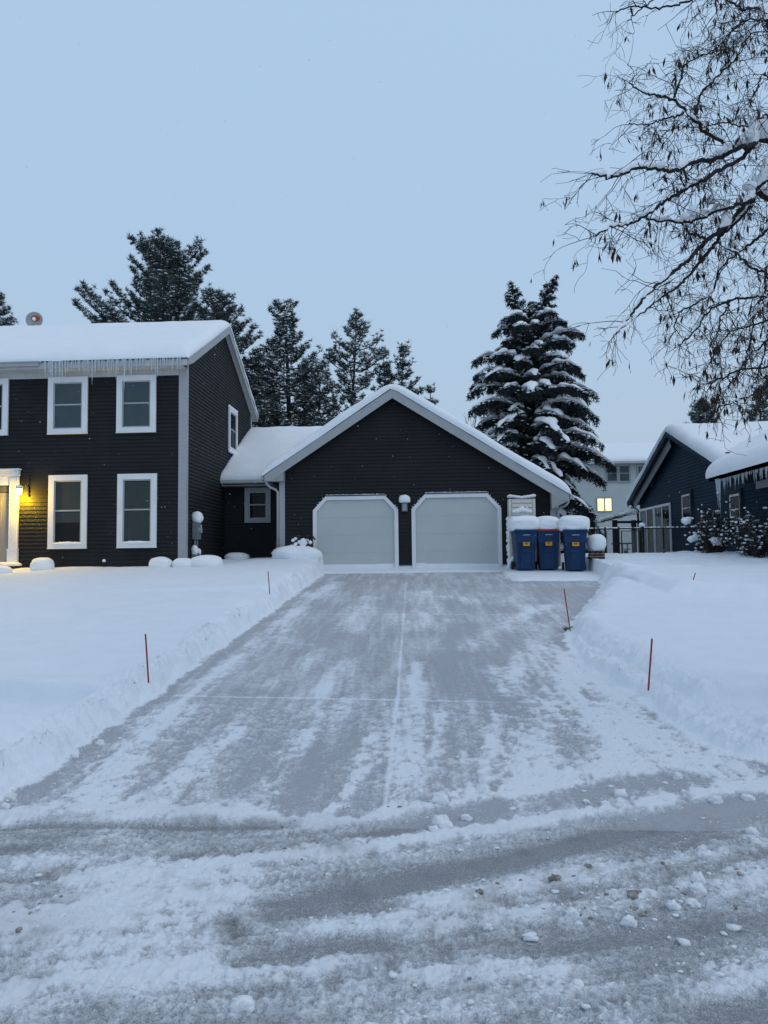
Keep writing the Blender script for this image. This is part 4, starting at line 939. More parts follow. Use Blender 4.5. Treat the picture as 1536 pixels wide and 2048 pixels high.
# shrubs before the blue house
def leafy(name, cx, cy, rx, h, lab, seed, nst=60, nsnow=160, caps=()):
    z0 = gz(cx, cy)
    t = thing(name, (cx, cy, z0), lab, 'shrub'); rnd = random.Random(seed); st = MB(); lf = MB(); sn = MB()
    for i in range(nst):
        a = rnd.uniform(0, 6.28); R = rx*math.sqrt(rnd.random()); hh = h*(1-.55*(R/rx)**2)*rnd.uniform(.6, 1.05)
        p = [Vector((cx+math.cos(a)*R*.25, cy+math.sin(a)*R*.25, z0-.1)), Vector((cx+math.cos(a)*R*.7, cy+math.sin(a)*R*.7, z0+hh*.5)), Vector((cx+math.cos(a)*R, cy+math.sin(a)*R, z0+hh))]
        st.tube(p, [.012, .008, .004], 4)
        for k in range(26):
            s = rnd.uniform(.25, 1.05); c = (p[0].lerp(p[1], s*2) if s < .5 else p[1].lerp(p[2], s*2-1))+Vector((rnd.gauss(0, .09), rnd.gauss(0, .09), rnd.gauss(0, .07)))
            d1 = Vector((rnd.gauss(0, 1), rnd.gauss(0, 1), rnd.gauss(0, 1))).normalized()*.035; d2 = Vector((rnd.gauss(0, 1), rnd.gauss(0, 1), rnd.gauss(0, 1))).normalized()*.022
            lf.add([c-d1, c+d2, c+d1, c-d2], [(0, 1, 2, 3)])
            if rnd.random() < nsnow/(nst*26): sn.lump(c+Vector((0, 0, .02)), (rnd.uniform(.02, .055), rnd.uniform(.02, .05), rnd.uniform(.015, .035)), k, .3, 7, 5)
    for (dx, dy, dz, r_) in caps: sn.lump((cx+dx, cy+dy, z0+dz), (r_, r_, r_*.75), int(dx*50)+60, .35, 18, 12, None, 1, 2.)
    st.build('stems', STEM, t); lf.build('leaves', LEAFD, t); sn.build('clinging_snow', SNOWR, t, smooth=True)
q = at(1425, 1120, 22.2)
leafy('leafy_shrub', q.x, 22.2, .85, 1.75, 'dark snow dotted shrub with two round snow caps at the end of the fence rail', 3, 80, 170, ((-.75, -.1, .93, .13), (-.69, -.1, .98, .10), (-.55, -.3, .45, .12), (-.1, -.5, .35, .13), (-.02, -.45, .30, .12), (.2, 0, 1.2, .07), (-.68, -.3, .40, .12)))
q = at(1524, 1140, 20.3)
leafy('leafy_shrub', q.x, 20.3, .95, 1.35, 'dark snow dotted shrub at the right edge below the window', 5, 90, 200)
q = at(1500, 1020, 21.4); 
leafy('leafy_shrub', q.x-.1, 21.6, .35, 1.6, 'slim dark shrub right of the window under the icicles', 8, 18, 40)

# ================================================================== fence, awning, rack
fe = thing('chain_link_fence', (7.5, 24.5, 1.4), 'black chain link fence with snowy top rail between carts and blue house', 'fence')
fy = 24.5; zt = 2.50; zb = 1.55
def fx(px): return at(px, 1060, fy).x
x0 = fx(1150); x1 = fx(1430)
m = MB(); m.tube([(x0, fy, zt), (x1, fy, zt)], .022, 8); m.tube([(x0, fy, zb+.08), (fx(1240), fy, zb+.08)], .03, 8); m.tube([(fx(1240), fy, zb+.1), (x1, fy, zb+.1)], .012, 6); m.build('rail', BLACK, fe)
for px, r_ in ((1188, .030), (1210, .030), (1237, .032), (1284, .065), (1326, .03), (1428, .03)):
    m = MB(); m.tube([(fx(px), fy, zb-.5), (fx(px), fy, zt+.06)], r_, 8); m.build('post', BLACK, fe)
gt = MB(); ga, gb = fx(1242), fx(1279); gt.tube([(ga, fy-.03, zb+.1), (ga, fy-.03, zt-.08), (gb, fy-.03, zt-.08), (gb, fy-.03, zb+.1), (ga, fy-.03, zb+.1)], .022, 8); gate = gt.build('gate', BLACK, fe)
def mesh_wires(a, b, z0, z1, s, r_, y):
    m = MB(); k = a-(z1-z0)
    while k < b:
        for sg in (0, 1):
            xa, za, xb, zb_ = k, z0, k+(z1-z0), z1
            if xa < a: za += a-xa; xa = a
            if xb > b: zb_ -= xb-b; xb = b
            if sg: xa, xb = a+b-xa, a+b-xb
            if zb_ > za: m.tube([(xa, y, za), (xb, y, zb_)], r_, 3, False)
        k += s
    return m
GALV = mat('galvanised wire', (.22, .24, .26), .5)
mesh_wires(ga, gb, zb+.1, zt-.08, .075, .0045, fy-.03).build('wire_mesh', GALV, gate)
mesh_wires(x0, fx(1237), zb+.1, zt, .075, .002, fy).build('wire_mesh', BLACK, fe)
mesh_wires(fx(1284), x1, zb+.1, zt, .075, .002, fy).build('wire_mesh', BLACK, fe)
m = MB(); rnd = random.Random(9)
for i in range(60):
    x = x0+(x1-x0)*i/60
    if rnd.random() < .72: m.lump((x, fy, zt+.028), (.06, .025, .012+.016*rnd.random()), i, .3, 8, 5)
m.lump((fx(1284), fy, zt+.10), (.11, .07, .09), 4, .2, 12, 8)
m.build('rail_snow', SNOWR, fe, smooth=True)
aw = thing('patio_awning', (8.6, 33, 1.5), 'sloping snow dusted patio awning on dark posts beside the blue house', 'awning')
y0, y1 = 32.0, 34.6; a = at(1187, 1047, y0); b = at(1279, 1022, y0)
m = MB(); m.prism([(a.x, y0, a.z), (b.x, y0, b.z), (b.x, y0, b.z-.04), (a.x, y0, a.z-.04)], (0, y1-y0, 0)); m.build('sheet_roof', WOODD, aw)
for px in (1231, 1269):
    m = MB(); q = at(px, 1080, y0+.1); m.box(q.x-.09, y0+.05, 1.2, q.x+.09, y0+.23, at(px, 1040, y0).z); m.build('post', WOODD, aw)
m = MB(); c = at(1228, 1043, y0+.1); m.box(c.x, y0+.06, c.z-.08, b.x+.1, y0+.2, c.z+.02); m.build('beam', WOODD, aw)
m = MB(); rnd = random.Random(1)
for i in range(60):
    k = rnd.random(); m.lump((a.x+(b.x-a.x)*k, y0+rnd.random()*1.2, a.z+(b.z-a.z)*k+.03), (.06+.16*rnd.random(), .15, .04+.08*rnd.random()), i, .3, 9, 6)
m.build('patchy_snow', SNOWR, aw, smooth=True)
rk = thing('metal_rack', (7.6, 27, 1.5), 'low dark metal rack standing behind the fence gate', 'rack')
y0 = 27.0; a = at(1227, 1087, y0); b = at(1269, 1082, y0)
m = MB(); m.box(a.x, y0-.25, a.z-.03, b.x, y0+.3, a.z+.02); m.build('top_shelf', BLACK, rk)
for px in (1231, 1245, 1255, 1268):
    m = MB(); q = at(px, 1100, y0); m.tube([(q.x, y0, 1.45), (q.x, y0, a.z)], .02, 6); m.build('leg', BLACK, rk)
m = MB(); q = at(1245, 1098, y0); m.box(q.x, y0-.02, q.z-.02, q.x+.28, y0+.02, q.z+.01); m.box(q.x+.05, y0-.03, q.z-.2, q.x+.17, y0+.02, q.z-.05); m.build('cross_bar', BLACK, rk)
# snow capped post behind the fence
q = at(1212, 1062, 27.5); t = thing('garden_post', (q.x, 27.5, 1.5), 'slim post with round snow cap rising behind the fence', 'post')
m = MB(); m.tube([(q.x, 27.5, 1.4), (q.x, 27.5, q.z)], .03, 8); m.build('post', METER, t); m = MB(); m.lump((q.x, 27.5, q.z+.06), (.11, .11, .11), 2, .15, 12, 8); m.build('snow_cap', SNOWR, t, smooth=True)

# ================================================================== WHITE HOUSE (behind)
wh = thing('white_house', (12, 42, 1.5), 'pale two storey house in the distance with one brightly lit window', 'house')
WY = 42.; T = Tfront(WY); xl = at(1146, 1000, WY).x; xr = 17.; ze = at(1250, 924, WY).z
w = MB(); siding(w, xl, xr, 1., ze, T, h=.12); w.build('front_wall', PALE, wh)
w = MB(); w.box(xl, WY+.003, 1, xr, WY+.2, ze); w.prism([(xl, WY+.2, 1), (xl, WY+8, 1), (xl, WY+8, ze), (xl, WY+4, ze+1.3), (xl, WY+.2, ze)], (.1, 0, 0)); w.build('wall_backing', PALE, wh)
m = MB(); m.prism([(xl-.25, WY-.5, ze-.05), (xl-.25, WY+4, ze+1.5), (xl-.25, WY+8.5, ze-.05)], (xr-xl+1, 0, 0)); m.build('roof', SHING, wh)
m = MB(); m.box(xl-.2, WY-.45, ze-.15, xr+.3, WY, ze-.05); m.build('eave', SOFF, wh)
m = MB(); m.box(xl-.2, WY-.6, ze-.14, xr+.3, WY-.51, ze-.02); m.build('gutter', GUT, wh)
zw = lambda x, y: ze-.05+np.where(y < WY+4, (y-WY+.5)*.344, (WY+8.5-y)*.344)
snow_sheet(wh, (xl-.3, xr+.5), (WY-.55, WY+8.5), zw, .30, rx=(.3, .3), ry=(.35, .35), over=.04, seed=54, amp=.03, soft=lambda x, y: .12*np.exp(-np.abs(y-WY-4)/.4))
cb = MB(); bx(cb, T, xl-.01, 1, 0, xl+.14, ze-.15, .04); cb.build('corner_board', TRIM, wh)
T = Tfront(WY-.026)
for a, b, c, d, lb in ((1212, 1235.5, 929, 965, 'upper left sash window'), (1236.5, 1260, 929, 965, 'upper right sash window'), (1274, 1298, 930, 965, 'upper window partly hidden by the blue roof')):
    pa, pb = at(a, d, WY), at(b, c, WY); window(wh, T, pa.x, pb.x, pa.z, pb.z, tw=.05, shade='full', trim=TRIM, label=lb)
pa, pb = at(1195, 1022, WY), at(1222, 997, WY)
m = MB(); bx(m, T, pa.x, pa.z, 0, pb.x, pb.z, .02); m.build('lit_window', LITW, wh)
m = MB(); xm = (pa.x+pb.x)/2; bx(m, T, xm-.03, pa.z, .021, xm+.04, pb.z, .04); m.build('mullion', TRIM, wh)
m = MB(); rnd = random.Random(6)
for i in range(9): 
    u = xm+.1+rnd.random()*(pb.x-xm-.2); v = pa.z+.1+rnd.random()*(pb.z-pa.z-.2); bx(m, T, u-.05, v-.08, .021, u+.06, v+.09, .024+.0005*i)
m.build('curtain', LITC, wh)
m = MB()
bx(m, T, pa.x-.05, pb.z, 0, pb.x+.05, pb.z+.05, .05); bx(m, T, pa.x-.05, pa.z-.05, 0, pb.x+.05, pa.z, .05); bx(m, T, pa.x-.05, pa.z, 0, pa.x, pb.z, .05); bx(m, T, pb.x, pa.z, 0, pb.x+.05, pb.z, .05)
m.build('window_frame', TRIM, wh)

# ================================================================== TREES
def tris_from_tufts(C, R, k, wd, rng, up=.35, zsq=.8):
    """k narrow leaf triangles around each tuft centre"""
    N = len(C); D = rng.normal(size=(N, k, 3)); D /= np.linalg.norm(D, axis=2, keepdims=True); D[..., 2] = D[..., 2]*zsq+up
    L = (R[:, None]*rng.uniform(.6, 1.15, (N, k)))[..., None]
    S = np.cross(D, rng.normal(size=(N, k, 3))); S /= np.linalg.norm(S, axis=2, keepdims=True)+1e-9
    c = C[:, None, :]+D*L*.12
    A = c-S*wd; B = c+S*wd; P = c+D*L
    V = np.stack([A, B, P], 2).reshape(-1, 3); F = np.arange(N*k*3).reshape(-1, 3)
    return V, F
def blobs(C, R, rng, zs=.5):
    I = np.array([(1, 0, 0), (.5, .87, 0), (-.5, .87, 0), (-1, 0, 0), (-.5, -.87, 0), (.5, -.87, 0), (.5, .3, .8), (-.3, .45, .8), (-.2, -.5, .8), (0, 0, -.6)])
    F = np.array([(0, 1, 6), (1, 7, 6), (1, 2, 7), (2, 3, 7), (3, 8, 7), (3, 4, 8), (4, 5, 8), (5, 6, 8), (5, 0, 6), (6, 7, 8), (1, 0, 9), (2, 1, 9), (3, 2, 9), (4, 3, 9), (5, 4, 9), (0, 5, 9)])
    N = len(C); J = rng.uniform(.7, 1.3, (N, 10, 1)); S = np.stack([R*rng.uniform(.8, 1.4, N), R*rng.uniform(.8, 1.4, N), R*zs], -1)
    V = (I[None]*J*S[:, None, :]+C[:, None, :]).reshape(-1, 3); FF = (F[None]+np.arange(N)[:, None, None]*10).reshape(-1, 3)
    return V, FF
def pine(px, ptop, Y, R, lab, seed, start=.2, dens=1., snow=.4, zbase=1.4, prof=None, spacing=.45, rt=.2, lean=0., name='pine_tree', tuft=.26):
    rng = np.random.default_rng(seed); rnd = random.Random(seed)
    top = at(px, ptop, Y); x0 = at(px, 1000, Y).x-lean; H = top.z-zbase
    t = thing(name, (x0, Y, zbase), lab, 'pine tree'); tr = MB(); TC = []; TR = []
    tp = lambda s: Vector((x0+lean*s+.12*math.sin(s*5+seed), Y+.1*math.sin(s*4), zbase+H*s))
    tr.tube([tp(i/14) for i in range(15)], [rt*(1-i/14)**.8+.015 for i in range(15)], 8)
    prof = prof or (lambda s: (1-s)**.75*(.55+.45*min(1, (s-start)/.15)))
    z = start
    while z < .985:
        n = rnd.choice((4, 5, 5, 6)); a0 = rnd.uniform(0, 6.28)
        for j in range(n):
            a = a0+j*6.283/n+rnd.uniform(-.4, .4); L = max(.25, R*prof(z)*rnd.uniform(.6, 1.18))
            o = tp(z+rnd.uniform(-.01, .01)); rise = .15+.5*z; dx, dy = math.cos(a), math.sin(a); pts = []
            for k in range(6):
                s = k/5; pts.append(o+Vector((dx*L*s, dy*L*s, L*(rise*s*s*.9+.05*s-.08*math.sin(s*3)))))
            tr.tube(pts, [max(.008, .018+.012*L*(1-k/5)) for k in range(6)], 4, False)
            m = int(L*17*dens)+3
            for q_ in range(m):
                s = .28+.75*rnd.random()**.75; s = min(s, 1.); k = min(4, int(s*5)); p = pts[k].lerp(pts[k+1], s*5-k)
                w = .30*L*(1.15-s)+.12; sd = rnd.uniform(-1, 1)*w; pp = p+Vector((-dy*sd+rnd.gauss(0, .06), dx*sd+rnd.gauss(0, .06), rnd.gauss(.05, .09)+abs(sd)*.2))
                if rnd.random() < .5: tr.tube([p-(pp-p)*.2, pp], [.010, .006], 3, False)
                TC.append(pp); TR.append(rnd.uniform(.7, 1.2)*tuft)
        z += spacing/H*rnd.uniform(.7, 1.3)
    C = np.array([tuple(c) for c in TC]); Rr = np.array(TR)
    tr.build('trunk', BARK, t)
    V, F = tris_from_tufts(C, Rr, 16, .017, rng); link_mesh('needles', V, F.astype(np.int32), NEED, t)
    k = rng.uniform(size=len(C)) < snow; Cs = C[k]+np.array([0, 0, .05]); V, F = blobs(Cs, rng.uniform(.03, .105, len(Cs)), rng, .45)
    link_mesh('clinging_snow', V, F.astype(np.int32), SNOWR, t, smooth=True)
    return t
pine(322, 492, 38, 6.8, 'broad dense pine rising behind the charcoal house roof', 3, start=.45, dens=1.25, snow=.5, spacing=.30, rt=.3, tuft=.22, prof=lambda s: min(1., (1-s)**.5*1.05)*(.84+.16*math.sin(s*29)))
pine(440, 580, 36, 4.0, 'slimmer pine leaning out right of the broad pine behind the roof', 13, start=.4, dens=1.1, snow=.45, spacing=.4, rt=.16, tuft=.22, prof=lambda s: min(1., (1-s)**.6*1.1))
pine(573, 612, 37, 4.0, 'tall open pine with a straight bare trunk between house and garage', 5, start=.15, dens=1.15, snow=.7, spacing=.50, rt=.22, tuft=.20, prof=lambda s: (1-s)**.55*(.8+.25*math.sin(s*19+1)))
pine(712, 628, 38, 4.0, 'tall thin pine behind the left slope of the garage roof', 9, start=.15, dens=.75, snow=.7, spacing=.62, rt=.15, lean=.3, tuft=.2, prof=lambda s: (1-s)**.6*(.75+.3*math.sin(s*17)))
pine(806, 690, 41, 2.9, 'small pine just behind the garage ridge', 15, start=.2, dens=.8, snow=.4, spacing=.55, rt=.10, tuft=.2)
pine(770, 705, 43, 2.4, 'half hidden pine left of the garage ridge', 17, start=.2, dens=.8, snow=.4, spacing=.6, rt=.10, tuft=.2)
pine(640, 730, 42, 4.4, 'low wide snowy pine filling the gap between the tall pines', 21, start=.15, dens=1.0, snow=.95, spacing=.6, rt=.12, tuft=.2)
pine(515, 745, 43, 3.6, 'low snowy pine just right of the charcoal gable', 23, start=.1, dens=1.0, snow=.95, spacing=.6, rt=.12, tuft=.2)
pine(868, 770, 42, 1.8, 'smallest pine behind the right garage slope', 25, start=.2, dens=.8, snow=.5, spacing=.6, rt=.08, tuft=.18)
pine(-12, 590, 44, 4.4, 'snow laden pine cut by the left edge behind the dish', 27, start=.3, dens=1.2, snow=.9, spacing=.5, rt=.2, tuft=.22)
pine(1414, 797, 62, 5.0, 'tiny snowy conifer above the blue house ridge', 31, start=.5, dens=1.8, snow=.8, spacing=.45, rt=.12, name='conifer_tree')
pine(1530, 770, 55, 3., 'dark conifer behind the blue roof at the right edge', 33, start=.2, dens=1.2, snow=.6, spacing=.5, rt=.15, name='conifer_tree')

def spruce():
    rng = np.random.default_rng(8); rnd = random.Random(8); Y = 29.5; b = at(1044, 1120, Y); zb = 1.3
    t = thing('spruce_tree', (b.x+.35, Y, zb), 'big drooping spruce with forked top and heavy snow beside the garage', 'spruce tree')
    tr = MB(); sn = MB(); TC = []; TR = []; BC = []; BR = []; HV = []
    topz = at(1115, 548, Y).z; lx = at(1021, 560, Y).x; rx_ = at(1113, 548, Y).x; fz = at(1068, 665, Y).z; cx = at(1062, 700, Y).x
    tr.tube([(b.x+.35, Y, zb), (cx, Y, fz)], [.26, .12], 8)
    leaders = [[(cx, Y, fz), (at(1050, 640, Y).x, Y, at(1050, 640, Y).z), (at(1030, 600, Y).x, Y, at(1030, 598, Y).z), (lx, Y, at(1021, 560, Y).z)],
               [(cx, Y, fz), (at(1080, 630, Y).x, Y+.1, at(1080, 622, Y).z), (at(1098, 585, Y).x, Y+.1, at(1098, 582, Y).z), (rx_, Y+.1, topz)]]
    def branch(o, a, L, up, droop, hang, snowy, w0=.175):
        dx, dy = math.cos(a), math.sin(a); n = 10; pts = []
        for k in range(n+1):
            s = k/n; pts.append(Vector(o)+Vector((dx*L*s, dy*L*s, L*(up*s-droop*s*s*s))))
        tr.tube(pts, [.03*(1-k/n)+.008 for k in range(n+1)], 4, False)
        m = int(L*46)
        for q_ in range(m):
            s = .12+.9*rnd.random(); s = min(s, 1); k = min(n-1, int(s*n)); p = pts[k].lerp(pts[k+1], s*n-k)
            w = .34*L*min(1, (1.12-s)*1.6)*.55+.05; sd = rnd.uniform(-1, 1)*w; pp = p+Vector((-dy*sd, dx*sd, -abs(sd)*.25))
            hl = hang*rnd.uniform(.3, 1.)
            for h in range(max(1, int(hl/.09))):
                TC.append(pp+Vector((rnd.gauss(0, .02), rnd.gauss(0, .02), -h*.09-.03))); TR.append(.13*rnd.uniform(.8, 1.2)*(1-.03*h))
            if rnd.random() < .40: BC.append(pp+Vector((0, 0, .04))); BR.append(rnd.uniform(.025, .075))
        # snow pillow
        if snowy > 0:
            s0 = rnd.uniform(.08, .3); s1 = rnd.uniform(.9, 1.02); nn = 16; mp = []; rw = []; rh = []
            for k in range(nn+1):
                s = s0+(s1-s0)*k/nn; kk = min(n-1, int(s*n)); p = pts[kk].lerp(pts[kk+1], min(1.1, s*n-kk)); prf = math.sin(math.pi*(k+.4)/(nn+.8))**.45
                ww = w0*snowy*prf*(1+.3*math.sin(k*1.3+a*5))*min(1.2, .5+L*.35); mp.append(p+Vector((0, 0, .03+ww*.30))); rw.append(ww); rh.append(ww*.44)
            m0 = len(sn.v); N = 8
            for k, p in enumerate(mp):
                for j in range(N):
                    q_ = 2*math.pi*j/N; jj = 1+rnd.uniform(-.12, .12); sn.v.append(tuple(p+Vector((-dy*math.cos(q_)*rw[k]*jj, dx*math.cos(q_)*rw[k]*jj, (math.sin(q_) if math.sin(q_) > 0 else .35*math.sin(q_))*rh[k]*jj*1.2))))
            for k in range(nn):
                for j in range(N): sn.f.append((m0+k*N+j, m0+k*N+(j+1) % N, m0+(k+1)*N+(j+1) % N, m0+(k+1)*N+j))
            sn.f.append(tuple(m0+j for j in range(N))[::-1]); sn.f.append(tuple(m0+nn*N+j for j in range(N)))
    # silhouettes: half width (m) by height
    def R(z):
        s = (z-zb)/(fz-zb); return float(np.interp(s, [0, .12, .25, .5, .75, .95, 1.05], [3.0, 3.0, 3.0, 2.75, 2.45, 1.95, 1.25]))
    z = zb+.7
    while z < fz+.2:
        n = rnd.choice((6, 7, 7)); a0 = rnd.uniform(0, 6.28); s = (z-zb)/(fz-zb)
        for j in range(n):
            a = a0+j*6.283/n+rnd.uniform(-.35, .35); L = R(z)*rnd.uniform(.68, 1.12); xo = b.x+.1+(cx-b.x-.1)*s
            branch((xo, Y, z+rnd.uniform(-.12, .12)), a, L, .22+.25*s, .52-.18*s, .50-.18*s, rnd.choice((.7, .95, 1.15, 1.35)) if rnd.random() < .96 else 0)
        z += .40
    for ld in leaders:
        tr.tube(ld, [.07, .05, .03, .012], 6)
        for i in range(34):
            s = i/34; k = min(2, int(s*3)); p = Vector(ld[k]).lerp(Vector(ld[k+1]), s*3-k)
            branch(p, rnd.uniform(0, 6.28), (1-s)*.80+.10, .45, .15, .15, .6*(rnd.random() < .55), .13)
    # long low boughs reaching over to the right
    for (px, py, zz, sc) in ((1228, 932, .0, 1.), (1200, 958, 0, 1.), (1195, 838, 0, .8), (1190, 870, 0, .8)):
        q = at(px, py, Y-.6); o = Vector((b.x+.35, Y, q.z+.35)); d = Vector((q.x, Y-.6, 0))-Vector((o.x, Y, 0)); L = d.length
        branch(o, math.atan2(d.y, d.x), L, .35, .46, .42, 1.0, .17)
    tr.build('trunk', BARK, t)
    C = np.array([tuple(c) for c in TC]); V, F = tris_from_tufts(C, np.array(TR), 7, .017, rng, up=-.45, zsq=.9); link_mesh('needles', V, F.astype(np.int32), NEED2, t)
    V, F = blobs(np.array([tuple(c) for c in BC]), np.array(BR), rng, .5); 
    o = link_mesh('dusting_snow', V, F.astype(np.int32), SNOWR, t, smooth=True); sn.build('snow_load', SNOWR, t, smooth=True)
spruce()

def bare(px, ptop, Y, spread, lab, seed, levels=4, zb=1.4):
    rnd = random.Random(seed); top = at(px, ptop, Y); x0 = top.x; H = top.z-zb
    m = MB(); t = thing('bare_tree', (x0, Y, zb), lab, 'bare tree')
    def grow(p, d, L, r, lv):
        pts = [p]; q = p.copy(); dd = d.copy()
        for i in range(4): dd = (dd+Vector((rnd.gauss(0, .12), rnd.gauss(0, .12), rnd.gauss(.05, .08)))).normalized(); q = q+dd*L/4; pts.append(q.copy())
        m.tube(pts, [r*(1-.12*i) for i in range(5)], 4, False)
        if lv:
            for k in range(rnd.choice((3, 4))):
                s = rnd.choice(pts[2:]); grow(s, (dd+Vector((rnd.gauss(0, spread), rnd.gauss(0, spread), .15))).normalized(), L*.5, r*.6, lv-1)
    for i in range(3): grow(Vector((x0+rnd.uniform(-.3, .3), Y, zb)), Vector((rnd.gauss(0, .12), rnd.gauss(0, .1), 1)).normalized(), H*.5, .035, levels)
    m.build('branches', BARK, t)
bare(885, 775, 40, .32, 'grey leafless tree just behind the right garage slope', 3, 3)
bare(915, 812, 42, .32, 'second leafless tree between garage roof and spruce', 5, 3)
bare(1318, 838, 56, .4, 'bare branched tree above the white house roof', 7, 3)

# ------------------------------------------------------------------ linden over the right side
def linden():
    rng = np.random.default_rng(4); rnd = random.Random(4)
    K = 3.783
    c5 = lambda l: [(1130+x/K, y/K) for x, y in l]
    c6 = lambda l: [(1130+x/K, 400+y/K) for x, y in l]
    tx, ty = 4.5, 6.2
    limbs = [  # points, depth at right end, depth at tip, base radius, snow, reaches trunk
        (c5([(1536, 1060), (1420, 1100), (1270, 1140), (1150, 1200), (980, 1230), (860, 1280), (720, 1285), (560, 1265), (400, 1330), (330, 1340), (200, 1310)]), 5.7, 4.9, .024, 1., 1),
        (c5([(1270, 1130), (1070, 1000), (960, 890), (820, 760), (700, 730), (560, 680), (440, 590)]), 5.5, 5.9, .014, .55, 0),
        (c5([(980, 870), (1040, 700), (1180, 550), (1300, 440), (1400, 260), (1536, 240)]), 5.6, 6.2, .008, 0, 0),
        (c5([(820, 740), (880, 580), (900, 500), (1040, 420), (1160, 370), (1300, 200), (1450, 150)]), 5.7, 6.4, .007, 0, 0),
        (c5([(900, 860), (760, 900), (640, 940), (480, 940)]), 5.6, 5.4, .007, 0, 0),
        (c5([(1420, 1100), (1330, 1200), (1100, 1330), (950, 1410), (800, 1500), (700, 1570), (600, 1640), (480, 1700), (340, 1720), (240, 1790)]), 5.6, 5.1, .016, .6, 0),
        (c5([(1600, 1290), (1536, 1350), (1430, 1450), (1400, 1520), (1200, 1580), (1000, 1660), (850, 1680), (620, 1650)]), 5.9, 5.3, .024, 1.1, 1),
        (c5([(1536, 1495), (1400, 1530), (1330, 1590), (1230, 1700), (1080, 1810), (1000, 1892)])+c6([(950, 440), (830, 540), (720, 620), (600, 740), (510, 850), (400, 1000)]), 5.9, 4.8, .024, .8, 1),
        (c6([(1400, 60), (1200, 250), (1080, 400), (980, 520), (850, 660), (700, 760), (560, 880)]), 5.8, 5.5, .016, .45, 0),
        (c5([(900, 1290), (930, 1350), (990, 1390)]), 5.2, 5.3, .007, 0, 0),
        (c6([(1080, 300), (960, 260), (900, 180), (850, 60)]), 5.4, 5.7, .008, .4, 0),
        (c6([(1600, 180), (1536, 220), (1400, 330), (1300, 400), (1180, 520), (1120, 680), (1000, 780), (860, 860), (830, 1010)]), 6.0, 5.6, .014, .5, 1),
        (c6([(1600, 700), (1536, 720), (1400, 740), (1250, 760), (1100, 830), (1000, 960), (860, 1100)]), 5.6, 5.1, .013, .5, 1),
        (c6([(1600, 890), (1536, 910), (1400, 950), (1250, 1000), (1150, 1130), (1100, 1220)]), 6.1, 5.9, .011, .3, 1),
        (c6([(1600, 1250), (1536, 1270), (1350, 1280), (1220, 1340), (1060, 1390), (1000, 1370)]), 5.4, 4.9, .010, .2, 1),
        (c6([(1600, 1350), (1536, 1400), (1430, 1470), (1260, 1530), (1160, 1570), (1150, 1620)]), 5.8, 5.3, .010, .2, 1),
        (c6([(1620, 650), (1536, 580), (1400, 500), (1280, 400), (1150, 330)]), 5.5, 5.2, .013, .3, 1),
        (c6([(1600, 1080), (1480, 1110), (1380, 1200), (1300, 1330), (1200, 1470)]), 6.2, 6.2, .009, .1, 1),
        (c5([(1600, 300), (1536, 180), (1490, 70), (1380, 70), (1270, 30), (1180, -30)]), 5.5, 5.0, .016, .5, 1),
        (c5([(1600, 160), (1536, 150), (1400, 150), (1300, 190), (1180, 330), (1060, 420)]), 6.0, 5.8, .009, 0, 1),
        (c5([(1600, -20), (1400, -60), (1150, -50), (900, 20), (700, 60), (500, 50), (390, 90)]), 5.6, 5.3, .012, 0, 1),
        (c5([(1600, -160), (1300, -140), (1050, -120), (800, -60), (640, 20), (480, 150)]), 5.9, 5.9, .012, 0, 1),
        (c5([(1600, 640), (1500, 560), (1440, 700), (1380, 800)]), 5.6, 5.5, .007, 0, 1),
        (c5([(1620, 900), (1500, 880), (1380, 960), (1200, 930), (1040, 960), (900, 960)]), 6.1, 6.0, .009, 0, 1),
        (c6([(1600, 480), (1500, 700), (1430, 900), (1400, 1080), (1340, 1280)]), 5.7, 5.5, .009, .3, 1),
        (c6([(1620, 800), (1545, 980), (1500, 1180), (1440, 1360), (1380, 1420)]), 6.1, 5.8, .009, .3, 1),
        (c6([(1250, 760), (1180, 900), (1150, 1040)]), 5.4, 5.2, .006, 0, 0),
    ]
    t = thing('linden_tree', (tx, ty, gz(tx, ty)-.1), 'leafless linden with dry hanging bracts and snowy limbs reaching in from the right', 'tree')
    br = MB(); sn = MB(); tw = MB(); BRt = []
    z0 = gz(tx, ty)-.1
    br.tube([(tx, ty, z0), (tx-.05, ty, 2.0), (tx+.05, ty+.05, 3.6), (tx, ty, 5.2), (tx+.1, ty, 7.2), (tx, ty+.1, 9)], [.20, .15, .13, .10, .06, .02], 12)
    def curve(P, n):   # catmull-rom resample
        out = []; m = len(P)
        for i in range(n+1):
            s = i/n*(m-1); k = min(m-2, int(s)); u = s-k; a, b_, c, d = P[max(0, k-1)], P[k], P[k+1], P[min(m-1, k+2)]
            out.append(.5*((2*b_)+(c-a)*u+(2*a-5*b_+4*c-d)*u*u+(3*b_-a-3*c+d)*u**3))
        return out
    BR = []
    def bract(p):
        # hanging bract: folded blade with a stalk and a few round seeds
        L = rnd.uniform(.04, .095); w = L*rnd.uniform(.09, .15); a = rnd.uniform(0, 3.14); d = Vector((rnd.gauss(0, .22), rnd.gauss(0, .22), -1)).normalized()
        s = Vector((math.cos(a), math.sin(a), 0)); q = p+d*.02; m = q+d*L*.5; e = q+d*L; nrm = s.cross(d)*w*.5
        BRt.append([tuple(q), tuple(m+s*w+nrm), tuple(e), tuple(m-s*w+nrm)])
        if rnd.random() < .6:
            for k in range(rnd.choice((1, 2, 3))):
                c = p+Vector((rnd.gauss(0, .013), rnd.gauss(0, .013), -rnd.uniform(.03, .08))); tw.tube([p, c], [.0008, .0007], 3, False); seeds.append(tuple(c))
    seeds = []
